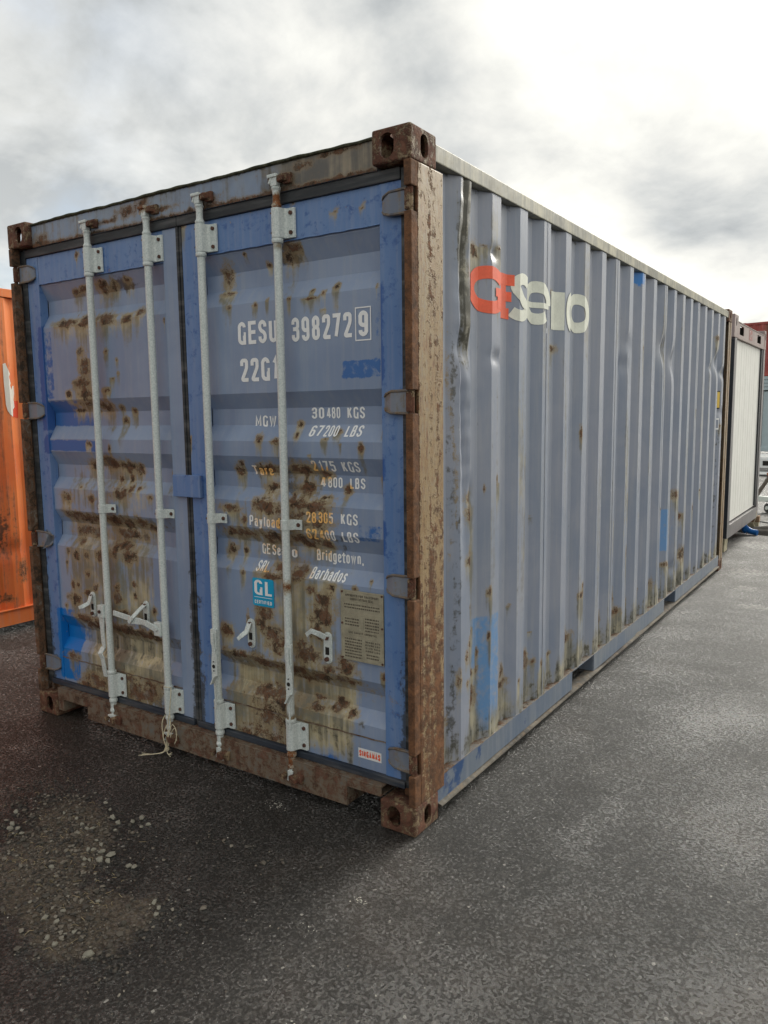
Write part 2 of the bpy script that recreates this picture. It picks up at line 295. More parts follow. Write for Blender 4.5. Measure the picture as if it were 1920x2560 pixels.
DOOR_RUST = [(-0.595,1.571,0.024,0.022),(-0.597,1.527,0.01,0.025),(-0.799,1.506,0.025,0.03),(-0.703,1.5,0.024,0.02),(-0.27,1.474,0.019,0.024),(-0.389,1.539,0.023,0.014),(-0.452,1.508,0.023,0.007),(-0.371,1.488,0.009,0.006),(-0.937,1.373,0.032,0.027),(-0.913,1.404,0.019,0.017),(-0.765,1.381,0.07,0.03),(-0.585,1.386,0.074,0.036),(-0.472,1.371,0.04,0.019),(-0.75,1.302,0.044,0.03),(-0.571,1.31,0.057,0.039),(-0.458,1.28,0.039,0.009),(-0.36,1.306,0.02,0.028),(-0.771,1.228,0.083,0.04),(-0.606,1.244,0.05,0.039),(-0.491,1.237,0.079,0.035),(-0.974,1.21,0.057,0.02),(-0.896,1.16,0.023,0.026),(-0.643,1.163,0.076,0.039),(-0.493,1.167,0.071,0.038),(-0.941,1.101,0.102,0.025),(-0.759,1.095,0.097,0.03),(-0.561,1.09,0.114,0.033),(-0.464,1.085,0.056,0.023),(-1.007,1.019,0.031,0.032),(-0.927,1.016,0.017,0.017),(-0.702,0.965,0.052,0.034),(-0.739,0.927,0.079,0.027),(-0.599,0.955,0.05,0.047),(-0.819,0.717,0.032,0.042),(-0.749,0.671,0.063,0.042),(-0.79,0.763,0.054,0.042),(-0.534,0.89,0.033,0.026),(-0.47,0.858,0.049,0.039),(-0.48,0.791,0.065,0.066),(-0.506,0.721,0.041,0.04),(-0.428,0.915,0.02,0.019),(-1.021,0.652,0.044,0.037),(-0.311,0.925,0.017,0.012),(-0.912,0.926,0.015,0.014),(-0.242,0.958,0.009,0.01),(-0.175,1.54,0.011,0.011),(-0.192,1.356,0.01,0.015),(-0.526,1.445,0.008,0.006),(-1.021,0.657,0.037,0.036),(-0.894,0.711,0.012,0.042),(-0.968,0.549,0.096,0.025),(-0.809,0.533,0.127,0.032),(-0.648,0.533,0.104,0.034),(-0.495,0.526,0.098,0.027),(-0.374,0.535,0.071,0.02),(-0.356,0.597,0.047,0.046),(-0.732,0.629,0.053,0.056),(-0.559,0.623,0.075,0.061),(-0.461,0.566,0.049,0.033),(-0.805,0.398,0.091,0.043),(-0.724,0.378,0.054,0.064),(-0.763,0.306,0.091,0.043),(-0.839,0.239,0.065,0.044),(-0.888,0.199,0.113,0.03),(-0.749,0.202,0.082,0.029),(-0.416,0.413,0.048,0.031),(-0.341,0.396,0.025,0.026),(-0.524,0.391,0.05,0.021),(-0.515,0.427,0.05,0.014),(-0.416,0.44,0.025,0.014),(-0.181,0.583,0.014,0.019),(-1.031,0.272,0.03,0.03),(-0.966,2.191,0.041,0.061),(-0.965,2.12,0.055,0.012),(-0.588,2.259,0.047,0.027),(-0.622,2.227,0.036,0.042),(-0.739,2.216,0.019,0.016),(-0.797,2.057,0.017,0.013),(-0.94,2.06,0.016,0.014),(-0.611,2.065,0.013,0.015),(-0.495,2.087,0.016,0.01),(-0.437,2.073,0.017,0.018),(-0.499,2.057,0.046,0.007),(-0.376,2.093,0.021,0.018),(-0.188,2.075,0.011,0.014),(-0.728,2.073,0.012,0.012),(-0.849,2.267,0.014,0.009),(-0.439,2.005,0.016,0.008),(-0.571,2.418,0.013,0.008),(-0.504,2.408,0.006,0.004),(-0.377,2.367,0.02,0.017),(-0.239,2.36,0.007,0.011),(-0.327,2.269,0.006,0.007),(-2.013,2.232,0.037,0.022),(-1.938,2.239,0.049,0.019),(-1.794,2.232,0.058,0.04),(-1.712,2.231,0.034,0.036),(-1.609,2.246,0.038,0.019),(-2.079,2.079,0.137,0.029),(-1.929,2.076,0.085,0.044),(-1.761,2.077,0.103,0.036),(-1.613,2.066,0.055,0.028),(-1.523,2.087,0.043,0.028),(-1.95,1.859,0.056,0.068),(-1.969,1.784,0.074,0.045),(-1.98,1.936,0.038,0.023),(-1.961,1.738,0.074,0.038),(-1.774,1.925,0.019,0.017),(-1.696,1.881,0.016,0.011),(-1.69,1.818,0.016,0.012),(-1.733,1.791,0.025,0.01),(-1.785,1.74,0.033,0.023),(-2.09,1.726,0.034,0.02),(-1.946,2.402,0.019,0.021),(-1.191,2.414,0.021,0.019),(-1.351,2.039,0.008,0.02),(-2.002,1.775,0.059,0.043),(-1.96,1.723,0.058,0.029),(-2.09,1.734,0.03,0.016),(-1.792,1.74,0.033,0.021),(-1.941,1.673,0.126,0.021),(-1.817,1.656,0.067,0.039),(-1.706,1.655,0.027,0.017),(-1.627,1.636,0.026,0.024),(-1.695,1.592,0.032,0.026),(-2.038,1.645,0.071,0.015),(-1.948,1.478,0.026,0.019),(-1.789,1.458,0.015,0.02),(-1.202,1.504,0.009,0.013),(-1.785,1.38,0.089,0.032),(-1.686,1.368,0.064,0.035),(-1.601,1.356,0.037,0.032),(-1.947,1.368,0.07,0.03),(-1.828,1.4,0.056,0.029),(-1.367,1.336,0.02,0.023),(-1.675,1.312,0.022,0.028),(-1.758,1.302,0.022,0.025),(-2.157,1.196,0.047,0.035),(-1.951,1.199,0.031,0.029),(-1.731,1.231,0.066,0.043),(-1.652,1.256,0.027,0.028),(-1.592,1.266,0.019,0.014),(-1.501,1.228,0.023,0.018),(-2.041,1.254,0.015,0.011),(-2.117,1.107,0.087,0.034),(-1.996,1.092,0.106,0.037),(-1.787,1.098,0.112,0.037),(-1.698,1.089,0.076,0.033),(-1.601,1.089,0.064,0.039),(-1.528,1.073,0.052,0.024),(-2.003,1.024,0.142,0.034),(-1.725,1.03,0.099,0.036),(-1.59,1.026,0.032,0.025),(-2.081,0.972,0.037,0.023),(-2.173,0.918,0.018,0.024),(-2.107,0.893,0.031,0.031),(-2.014,0.901,0.026,0.023),(-1.907,0.911,0.036,0.045),(-1.8,0.943,0.04,0.045),(-1.69,0.924,0.066,0.043),(-1.741,0.977,0.089,0.03),(-2.193,0.846,0.015,0.016),(-2.024,0.801,0.027,0.025),(-1.958,0.74,0.027,0.027),(-2.11,0.738,0.02,0.023),(-2.154,0.733,0.02,0.035),(-2.137,0.656,0.063,0.036),(-2.034,0.7,0.043,0.023),(-1.782,0.76,0.025,0.027),(-1.78,0.708,0.04,0.037),(-1.651,0.789,0.022,0.022),(-1.65,0.738,0.013,0.03),(-2.223,0.614,0.013,0.014),(-1.588,0.699,0.032,0.016),(-1.511,0.669,0.026,0.025),(-1.747,0.63,0.056,0.023),(-2.071,0.563,0.11,0.024),(-1.928,0.544,0.141,0.035),(-1.743,0.541,0.112,0.034),(-1.589,0.541,0.097,0.03),(-2.013,0.529,0.085,0.027),(-1.743,0.545,0.101,0.034),(-1.6,0.537,0.107,0.029),(-1.515,0.528,0.063,0.029),(-2.181,0.337,0.058,0.024),(-1.98,0.236,0.121,0.048),(-2.081,0.202,0.075,0.032),(-1.686,0.276,0.111,0.046),(-1.566,0.276,0.086,0.045),(-1.74,0.304,0.068,0.023),(-1.635,0.217,0.109,0.031),(-2.009,0.183,0.098,0.021),(-1.469,0.294,0.021,0.019),(-1.366,0.3,0.026,0.022)]
DOOR_BLUE = [(-0.198,1.911,0.02,0.114),(-0.294,1.742,0.079,0.056),(-0.506,2.348,0.091,0.058),(-0.811,2.343,0.102,0.049),(-0.191,1.433,0.02,0.036),(-0.246,1.159,0.066,0.043),(-0.153,1.081,0.022,0.241),(-0.38,0.253,0.072,0.041),(-0.446,0.189,0.105,0.042),(-0.232,0.202,0.045,0.013),(-0.152,0.595,0.029,0.038),(-0.146,0.456,0.029,0.051),(-2.26,1.873,0.074,0.202),(-1.567,2.356,0.169,0.054),(-1.178,2.321,0.029,0.192),(-1.356,2.189,0.061,0.04),(-2.157,1.558,0.181,0.148),(-2.108,1.431,0.226,0.042),(-2.286,1.769,0.076,0.075),(-1.168,1.446,0.046,0.257),(-1.188,1.117,0.038,0.199)]
SIDE_RUST = [(0.513,0.672,0.036,0.029),(0.474,0.654,0.024,0.028),(0.535,0.489,0.036,0.029),(0.525,0.37,0.068,0.054),(0.535,0.406,0.052,0.034),(0.505,0.289,0.02,0.049),(0.435,0.589,0.019,0.037),(0.473,0.799,0.015,0.019),(0.523,0.85,0.01,0.019),(0.647,0.83,0.015,0.024),(0.649,0.629,0.013,0.029),(0.591,0.555,0.013,0.035),(0.586,0.488,0.017,0.025),(0.845,0.408,0.024,0.042),(0.84,0.347,0.061,0.037),(0.969,0.329,0.015,0.022),(1.11,0.415,0.034,0.039),(1.098,0.374,0.068,0.044),(1.179,0.368,0.02,0.017),(1.038,0.64,0.011,0.032),(1.25,0.336,0.018,0.029),(1.428,0.334,0.025,0.021),(1.685,0.358,0.07,0.038),(1.665,0.413,0.021,0.031),(1.839,0.58,0.058,0.026),(1.854,0.628,0.018,0.025),(1.934,0.361,0.022,0.052),(1.612,0.662,0.013,0.031),(0.377,0.511,0.019,0.047),(0.445,0.477,0.017,0.024),(0.293,0.353,0.028,0.041),(0.899,0.712,0.015,0.008),(1.161,0.517,0.014,0.006),(0.481,1.263,0.049,0.031),(0.481,1.2,0.06,0.04),(0.492,1.034,0.04,0.027),(0.482,1.003,0.06,0.032),(0.627,1.282,0.008,0.023),(0.745,1.298,0.022,0.007),(0.717,1.317,0.007,0.038),(1.025,1.402,0.01,0.015),(1.157,1.101,0.016,0.005),(1.925,1.115,0.026,0.025),(1.788,1.489,0.014,0.047),(1.63,1.784,0.016,0.017),(1.899,0.944,0.019,0.075),(0.658,0.829,0.013,0.03),(4.01,0.949,0.085,0.049),(4.245,0.743,0.051,0.043),(4.312,0.418,0.074,0.08),(3.791,0.428,0.131,0.025),(3.962,0.35,0.04,0.042),(3.389,0.335,0.058,0.055),(2.724,1.053,0.041,0.054),(2.506,0.404,0.044,0.081),(2.556,0.313,0.067,0.041),(2.802,0.328,0.029,0.043),(3.081,0.35,0.031,0.045),(2.7,0.692,0.023,0.082),(2.413,0.91,0.021,0.064),(2.974,0.911,0.019,0.021),(3.552,0.884,0.024,0.023),(4.627,0.787,0.032,0.045),(4.886,0.914,0.042,0.013),(2.201,0.979,0.023,0.025),(2.247,0.343,0.028,0.059),(0.554,2.268,0.044,0.042),(0.622,2.288,0.026,0.008),(0.725,2.296,0.024,0.014),(1.404,2.201,0.018,0.021),(1.423,1.927,0.045,0.032),(1.608,1.905,0.019,0.034),(2.968,2.028,0.019,0.033),(2.7,1.915,0.022,0.013),(5.664,1.464,0.152,0.024),(4.623,1.619,0.032,0.01),(5.446,2.272,0.066,0.037)]
SIDE_BLUE = [(0.64,0.458,0.123,0.276),(0.563,0.842,0.031,0.142),(3.773,0.686,0.195,0.177),(4.019,0.654,0.173,0.183),(2.886,2.464,0.119,0.05),(4.785,1.602,0.124,0.216),(5.081,0.655,0.062,0.124),(4.764,0.556,0.083,0.111),(0.583,1.001,0.02,0.234)]
PEBBLES = [(-1.489, -0.71), (-1.405, -0.775), (-1.383, -0.798), (-1.356, -0.783), (-1.335, -0.811), (-1.31, -0.795), (-1.307, -0.611), (-1.228, -0.608), (-1.169, -0.624), (-1.126, -0.634), (-1.107, -0.625), (-1.237, -0.466), (-1.175, -0.49), (-1.109, -0.528), (-1.058, -0.54), (-1.014, -0.503), (-0.947, -0.483), (-0.953, -0.509), (-1.01, -0.465), (-1.02, -0.582), (-1.017, -0.669), (-0.979, -0.676), (-0.991, -0.724), (-0.975, -0.714), (-0.934, -0.707), (-0.888, -0.702), (-0.948, -0.771), (-0.928, -0.765), (-0.895, -0.744), (-0.862, -0.733), (-1.004, -0.867), (-0.772, -0.713), (-0.755, -0.704), (-0.691, -0.899), (-0.53, -0.799), (-0.494, -0.811), (-0.472, -0.84), (-0.762, -1.046), (-0.713, -1.037), (-0.745, -0.995), (-0.635, -1.059), (-0.62, -1.039), (-0.67, -1.097), (-0.622, -1.104), (-0.491, -1.079), (-0.495, -1.09), (-1.21, -0.837), (-1.257, -0.818), (-1.178, -0.796), (-1.197, -0.745), (-1.261, -0.728), (-1.257, -0.672), (-0.575, -1.049), (-0.523, -0.927), (-0.815, -0.933), (-0.936, -0.914), (-0.736, -0.871), (-0.582, -0.864)]
# ------------------------------------------------------------------ the blue container
WD, HT, LN = 2.438, 2.591, 6.058
box = tag(empty('shipping_container', (0, 0, 0)), 'weathered blue steel shipping container with rusty doors, four locking bars and white numbers', 'shipping container')

def boolean_cut(o, cutters):
    tmp = []
    for c in cutters:
        mod = o.modifiers.new('cut', 'BOOLEAN'); mod.operation = 'DIFFERENCE'; mod.solver = 'EXACT'; mod.object = c; tmp.append(c)
    bpy.context.view_layer.update()
    dg = bpy.context.evaluated_depsgraph_get()
    me = bpy.data.meshes.new_from_object(o.evaluated_get(dg)); o.modifiers.clear(); o.data = me
    for c in tmp: bpy.data.objects.remove(c)
    return o
def stadium(cx, cz, hw, hh, n=8):
    r = min(hw, hh); P = []
    for (sx, sy, a0) in ((1, 1, 0), (-1, 1, 90), (-1, -1, 180), (1, -1, 270)):
        for k in range(n + 1):
            a = R(a0 + 90 * k / n); P.append((cx + sx * (hw - r) + r * math.cos(a), cz + sy * (hh - r) + r * math.sin(a)))
    return P
# a corner casting, modelled as the front right lower one: x in [-.162, 0], y in [0, .178], z in [0, .118]
cb = MB().box(-.162, .0, 0, .178, 0, .118).build('corner_casting', M_cast, box, bevel=0.010, seg=3)
cut = [MB().box(-.150, -.013, .013, .166, .013, .105).build('c', M_cast),
       MB().prism(stadium(-.098, .060, .030, .042), 'xz', -.02, .03).build('c', M_cast),
       MB().prism(stadium(.092, .058, .026, .040), 'yz', -.03, .02).build('c', M_cast),
       MB().prism(stadium(-.085, .09, .032, .058), 'xy', -.02, .03).build('c', M_cast)]
boolean_cut(cb, cut)
for (sx, sy, sz, lx, ly, lz) in ((1, 1, -1, 0, 0, HT), (-1, 1, 1, -WD, 0, 0), (-1, 1, -1, -WD, 0, HT), (1, -1, 1, 0, LN, 0), (1, -1, -1, 0, LN, HT), (-1, -1, 1, -WD, LN, 0), (-1, -1, -1, -WD, LN, HT)):
    c = cb.copy(); COL.objects.link(c); c.parent = box; c.location = (lx, ly, lz); c.scale = (sx, sy, sz)

HZ = (2.345, 1.648, .965, .282)      # hinge heights
def front_post(mx):   # mx maps a right-hand x (0 .. -.03) to the wanted side
    m = MB()
    zs = [.118]; 
    for h in sorted(HZ): zs += [h - .042, h + .042]
    zs.append(2.473)
    for a, b in zip(zs[::2], zs[1::2]):
        m.box(mx(-.030), mx(-.0005), .001, .045, a, b)                 # front lip between the hinge slots
    m.box(mx(-.014), mx(-.0005), .0455, .226, .118, 2.473)             # outer plate
    m.box(mx(-.095), mx(-.0145), .075, .083, .118, 2.473)              # recessed face behind the gap
    m.box(mx(-.095), mx(-.0145), .218, .226, .118, 2.473)
    m.box(mx(-.060), mx(-.052), .050, .0745, .118, 2.473)
    o = m.build('corner_post', M_post, box, bevel=0.004)
    me = o.data; bm = bmesh.new(); bm.from_mesh(me)
    for z in np.arange(.2, 2.45, .05):
        bmesh.ops.bisect_plane(bm, geom=bm.verts[:] + bm.edges[:] + bm.faces[:], plane_co=(0, 0, z), plane_no=(0, 0, 1))
    for y in (.07, .09, .11, .13, .15, .17, .19, .21):
        bmesh.ops.bisect_plane(bm, geom=bm.verts[:] + bm.edges[:] + bm.faces[:], plane_co=(0, y, 0), plane_no=(0, 1, 0))
    bm.to_mesh(me); bm.free()
    v = coords(o); x, y, z = v[:, 0], v[:, 1], v[:, 2]
    front = np.clip((0.052 - y) / .012, 0, 1)
    low = np.clip((1.35 - z) / 1.1, 0, 1)
    edge = np.exp(-((y - .165 - .03 * np.sin(z * 5)) / .022) ** 2) * (.35 + .4 * low)
    band = np.clip(1 - abs(z - 1.62) / .02, 0, 1) * (y > .12) * .5
    setattrs(o, rust=np.clip(front * .62 + edge * .52 + low * .36 + band + .16, 0, 1),
             fresh=np.clip(.5 - abs(z - 1.35) / .30, 0, 1) * (y > .05) * (y < .14) * 0.95 + (z > 2.36) * (y < .09) * .3,
             stain=np.clip((.5 - z), 0, 1) * .5)
    return o
front_post(lambda x: x)
M_postl = weathered('left_post_paint', (0.10, 0.12, 0.17), (0.13, 0.14, 0.17), rust=0.02, streak=0.3, rough=0.5, cream=(0.2, 0.15, 0.09))
pl = front_post(lambda x: -WD - x); pl.data.materials[0] = M_postl
for s in (0, 1):   # rear posts
    f = (lambda x: x) if s == 0 else (lambda x: -WD - x)
    m = MB().box(f(-.05), f(-.002), LN - .060, LN - .002, .118, 2.473).box(f(-.012), f(-.006), LN - .13, LN - .061, .118, 2.473)
    m.build('corner_post', M_post, box, bevel=.006)

# header, sill, rails, roof, floor
hd = MB().box(-WD + .162, -.162, .036, .100, 2.468, 2.572).build('door_header', M_header, box, bevel=.004)
P = np.zeros((120, 22, 3)); xs = np.linspace(-WD + .1625, -.1625, 120); zz = np.linspace(2.468, 2.572, 22)
P[..., 0] = xs[:, None]; P[..., 2] = zz[None, :]; P[..., 1] = .0352
hf = grid_obj('header_face', P, M_header, hd); v = coords(hf)
st = np.zeros(len(v)); 
for sx in (-2.10, -1.90, -1.83, -1.62, -1.30, -1.12, -.93, -.86, -.70, -.47, -.44, -.40, -.33, -.28, -.24):
    st = np.maximum(st, np.exp(-((v[:, 0] - sx) / .010) ** 2) * rng.uniform(.35, .7))
setattrs(hf, rust=np.clip(st * .55 + np.clip((2.492 - v[:, 2]) / .022, 0, 1) * .85 + blob(v[:, 0], v[:, 2], [(-1.52, 2.535, .09, .03), (-1.43, 2.55, .05, .03), (-1.68, 2.51, .1, .012), (-1.30, 2.51, .10, .012), (-1.0, 2.5, .05, .02), (-.52, 2.545, .05, .02), (-.33, 2.565, .09, .012), (-2.2, 2.5, .06, .03), (-.58, 2.51, .04, .03)]) * .8, 0, 1),
         stain=np.clip((v[:, 2] - 2.56) / .012, 0, 1) * .6, streak=np.clip((v[:, 0] + .75) / .3, 0, 1) * .8)
# wavy sealed roof edge
P = np.zeros((160, 6, 3)); xs = np.linspace(-WD + .163, -.163, 160)
wv = .0012 * np.abs(np.sin(xs * 15)) + .0016 * np.sin(xs * 9.3 + 1) + .0008 * np.sin(xs * 57)
prof = [(.100, 2.580), (.045, 2.584), (.030, 2.583), (.026, 2.578), (.028, 2.573), (.036, 2.5715)]
for j, (a, b) in enumerate(prof): P[:, j, 0] = xs; P[:, j, 1] = a - wv * .6; P[:, j, 2] = b + (wv if j < 5 else 0)
M_moss = plain('mossy_roof_edge', (0.035, 0.042, 0.022), 0.9, 0, 0.5, 40, 0.8, c2=(0.10, 0.10, 0.06))
grid_obj('roof_edge', P, M_moss, box, True)
yr = np.arange(.11, 5.95, .0525); P = np.zeros((2, len(yr), 3)); P[0, :, 0] = -WD + .06; P[1, :, 0] = -.06; P[..., 1] = yr
P[..., 2] = 2.562 + .018 * np.clip(np.sin(np.arange(len(yr)) * math.pi / 2 + .4) * 1.6, -1, 1)
grid_obj('roof', P, M_header, box)
MB().box(-WD + .02, -.02, LN - .04, LN - .004, .118, 2.50).build('end_wall', M_side, box)
MB().box(-WD + .02, -.05, .12, LN - .05, .150, .165).build('floor', M_dark, box)
# door sill: notched near both corners
m = MB()
m.box(-2.018, -.329, .010, .018, .036, .152)                       # face
m.box(-2.276, -.162, .010, .060, .1525, .160)                      # top plate
m.box(-2.226, -2.0185, .010, .018, .100, .152).box(-.3285, -.163, .010, .018, .118, .152)
m.box(-.337, -.329, .0185, .14, .036, .150).box(-2.018, -2.010, .0185, .14, .036, .150)
m.box(-.3285, -.163, .0185, .14, .118, .124).box(-2.226, -2.0185, .0185, .14, .100, .106)
m.box(-2.018, -.329, .0185, .10, .036, .042).box(-2.276, -2.2265, .010, .10, .036, .152)
sill = m.build('door_sill', M_sill, box, bevel=.002)
# side rails
def side_rails(f):
    tr = MB().box(f(-.060), f(-.004), .178, LN - .178, 2.505, 2.566).build('top_side_rail', M_toprail, box, bevel=.004)
    ys = [.178, 1.70, 2.07, 3.73, 4.09, LN - .178]
    m = MB()
    for a, b in ((ys[0], ys[1]), (ys[2], ys[3]), (ys[4], ys[5])):
        m.box(f(-.012), f(-.006), a, b, .062, .160)
    m.box(f(-.060), f(-.006), ys[0], ys[-1], .1605, .1655)
    for a in (1.70, 2.07, 3.73, 4.09):
        m.box(f(-.35), f(-.0125), a - .004, a + .004, .062, .160)
    o = m.build('bottom_side_rail', M_botrail, box)
    # bent lower flange carrying dirt
    yy = np.linspace(.18, LN - .18, 260); P = np.zeros((260, 5, 3)); n = .004 * np.sin(yy * 7) + .005 * np.sin(yy * 2.3 + 1) + .003 * np.sin(yy * 19)
    n = n + .010 * np.exp(-((yy - 3.0) / .06) ** 2) - .012 * np.exp(-((yy - 2.3) / .12) ** 2)
    for j, (a, b) in enumerate(((-.060, .056), (-.013, .0585), (.006, .052), (.0075, .046), (-.02, .044))):
        P[:, j, 0] = [f(a + (k * .8 if j > 1 else 0)) for k in n]; P[:, j, 1] = yy; P[:, j, 2] = b + n * (.8 if j > 0 else 0)
    grid_obj('rail_flange', P, M_lip, o, True)
    return o
br = side_rails(lambda x: x); side_rails(lambda x: -WD - x)
bm = bmesh.new(); bm.from_mesh(br.data)
for y in np.arange(.25, 5.8, .06): bmesh.ops.bisect_plane(bm, geom=bm.verts[:] + bm.edges[:] + bm.faces[:], plane_co=(0, y, 0), plane_no=(0, 1, 0))
bm.to_mesh(br.data); bm.free(); v = coords(br)
setattrs(br, fresh=np.clip((1.5 - v[:, 1]) / 1.0, 0, 1) * .28 + .35 * (rng.random(len(v)) < .08) + (v[:, 1] < .42) * .2, rust=(v[:, 2] > .161) * .62 + (v[:, 0] < -.02) * .25 + (abs(v[:, 1] - .2) < .05) * .3)

# corrugated side walls
E = [.466, .740, 1.022, 1.299, 1.578, 1.864, 2.144, 2.401, 2.690, 2.964, 3.250, 3.547, 3.822, 4.102, 4.367, 4.632, 4.916, 5.199, 5.502, 5.775]
XO, XI = -.009, -.045
ky, kx = [.190], [XI]
for i, e in enumerate(E):
    s0 = e - (.083 if i < 4 else .073)
    ky += [s0 - .062, s0, e, e + .062]; kx += [XI, XO, XO, XI]
ky.append(LN - .100); kx.append(XI)
ky = np.array(ky); kx = np.array(kx)
xprof = lambda y: np.interp(y, ky, kx)
def dent(y, z):
    """inward (negative x) displacement of the side wall"""
    d = np.zeros_like(y)
    g = lambda cy, cz, ry, rz, a: -a * np.exp(-((y - cy) / ry) ** 2 - ((z - cz) / rz) ** 2)
    d += g(.425, 2.21, .055, .14, .018) + g(.43, 1.86, .06, .06, .026) + g(.39, 2.02, .030, .16, .010) + g(.41, 1.62, .04, .16, .010) + g(.42, 1.25, .035, .25, .012)
    c = np.exp(-((y - .42) / .06) ** 2) * np.clip((z - 1.0) / .4, 0, 1)
    d += c * .0014 * (np.sin(z * 31 + y * 40) + .7 * np.sin(z * 83 + 2)) - .012 * np.exp(-((y - .415 - .008 * np.sin(z * 6)) / .011) ** 2) * np.clip((z - 1.2) / .3, 0, 1)
    d += g(.68, 2.27, .04, .025, .014) + g(.70, 1.84, .05, .03, .012) + g(.50, 1.27, .04, .05, .018) + g(2.62, 2.03, .04, .06, .012) + g(2.58, 1.90, .05, .05, .012)
    d += g(3.50, 2.06, .06, .10, .032) + g(3.79, 1.98, .06, .10, .034) + g(5.16, 2.0, .05, .04, .018) + g(5.46, 2.06, .06, .09, .040) + g(5.72, 1.97, .06, .05, .026) + g(5.70, 1.60, .05, .05, .02)
    d += g(4.0, .36, .06, .05, .02) + g(4.3, .42, .05, .06, .02) + g(1.12, .37, .06, .05, -.006)
    return d
seams = [.190, 1.262, 2.365, 3.512, 4.598, LN - .100]
SB2 = [(y, z, a, b) for y, z, a, b in SIDE_BLUE]
for k, (a, b) in enumerate(zip(seams[:-1], seams[1:])):
    ys = [a + .001]
    knots = sorted([q for q in ky if a < q < b] + [b - .001])
    stepy = .012 if k == 0 else (.02 if k == 1 else .03)
    for q in knots:
        n = max(1, int(math.ceil((q - ys[-1]) / stepy))); ys += list(np.linspace(ys[-1], q, n + 1)[1:])
    ys = np.array(ys); zs = np.linspace(.1655, 2.504, 200 if k < 2 else 130)
    Y, Z = np.meshgrid(ys, zs, indexing='ij')
    P = np.stack([xprof(Y) + dent(Y, Z), Y, Z], -1)
    o = grid_obj('wall_panel', P, M_side, box, True)
    y, z = Y.ravel(), Z.ravel()
    zbot = np.clip((.34 - z) / .12, 0, 1)
    ru = blob(y, z, SIDE_RUST); inner = (xprof(y) < -.035)
    bare = np.exp(-((y - .43 + .02 * np.sin(z * 9)) / .055) ** 2) * np.clip((z - 1.72) / .15, 0, 1)
    outer_wear = ((xprof(y) > -.012) * np.clip(.30 + .25 * np.sin(y * 7.3 + 1) * np.sin(z * 3 + y * 4), 0, 1)) * (y > .55)
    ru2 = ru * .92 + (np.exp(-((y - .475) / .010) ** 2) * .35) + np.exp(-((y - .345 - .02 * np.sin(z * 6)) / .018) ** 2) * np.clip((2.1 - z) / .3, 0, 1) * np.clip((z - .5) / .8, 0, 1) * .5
    fr = blob(y, z, SB2[:0])
    fr = np.maximum(rect(y, z, .520, .745, .19, .735, .008) * .75, rect(y, z, .565, .595, .70, 1.25, .03) * .5)
    fr = np.maximum(fr, rect(y, z, 3.55, 3.80, .52, .88, .02) * .8); fr = np.maximum(fr, rect(y, z, 3.90, 4.12, .50, .86, .03) * .62)
    fr = np.maximum(fr, blob(y, z, [(4.785, 1.60, .13, .26), (4.78, .556, .08, .12), (5.08, .65, .06, .12), (5.3, .6, .05, .10)]) * .55)
    br_ = blob(y, z, [(2.86, 2.47, .09, .05)]) * .9
    stn_shade = np.exp(-((y - .355 + .015 * np.sin(z * 5)) / .034) ** 2) * np.clip((2.1 - z) / .3, 0, 1) * .42  # first slope towards the camera: grime, with the slope's shade painted in
    stn_shade = np.maximum(stn_shade, zbot * .38); stn_shade = np.maximum(stn_shade, rect(y, z, 5.60, 5.70, .2, 1.48, .03) * .35)
    stn_shade = np.maximum(stn_shade, np.clip((z - 2.47) / .03, 0, 1) * .5 * inner)  # shadow of the overhanging top rail, painted onto the inner flats
    sk = np.clip(outer_wear + drips(y, z, SIDE_RUST, .8) + rect(y, z, .48, .56, .2, 1.3, .04) * .8 + rect(y, z, .46, .74, 2.0, 2.45, .04) * .28 + bare * .9 + zbot * .6, 0, 1)
    setattrs(o, rust=np.clip(ru2, 0, 1), streak=sk * .9, fresh=fr, stain=np.clip(stn_shade + bare * .60, 0, 1), bright=br_)
    if k < 4:   # weld seam between two sheets
        P = np.zeros((2, 60, 3)); P[0, :, 1] = b - .0035; P[1, :, 1] = b + .0035; P[..., 2] = np.linspace(.166, 2.504, 60); P[..., 0] = XO + .0022
        grid_obj('weld_seam', P, M_side, box)
ysl = np.array(sorted(ky)); Zs = np.array([.1655, 2.504]); Y, Z = np.meshgrid(ysl, Zs, indexing='ij')
grid_obj('wall_panel', np.stack([-WD - xprof(Y), Y, Z], -1), M_side, box)

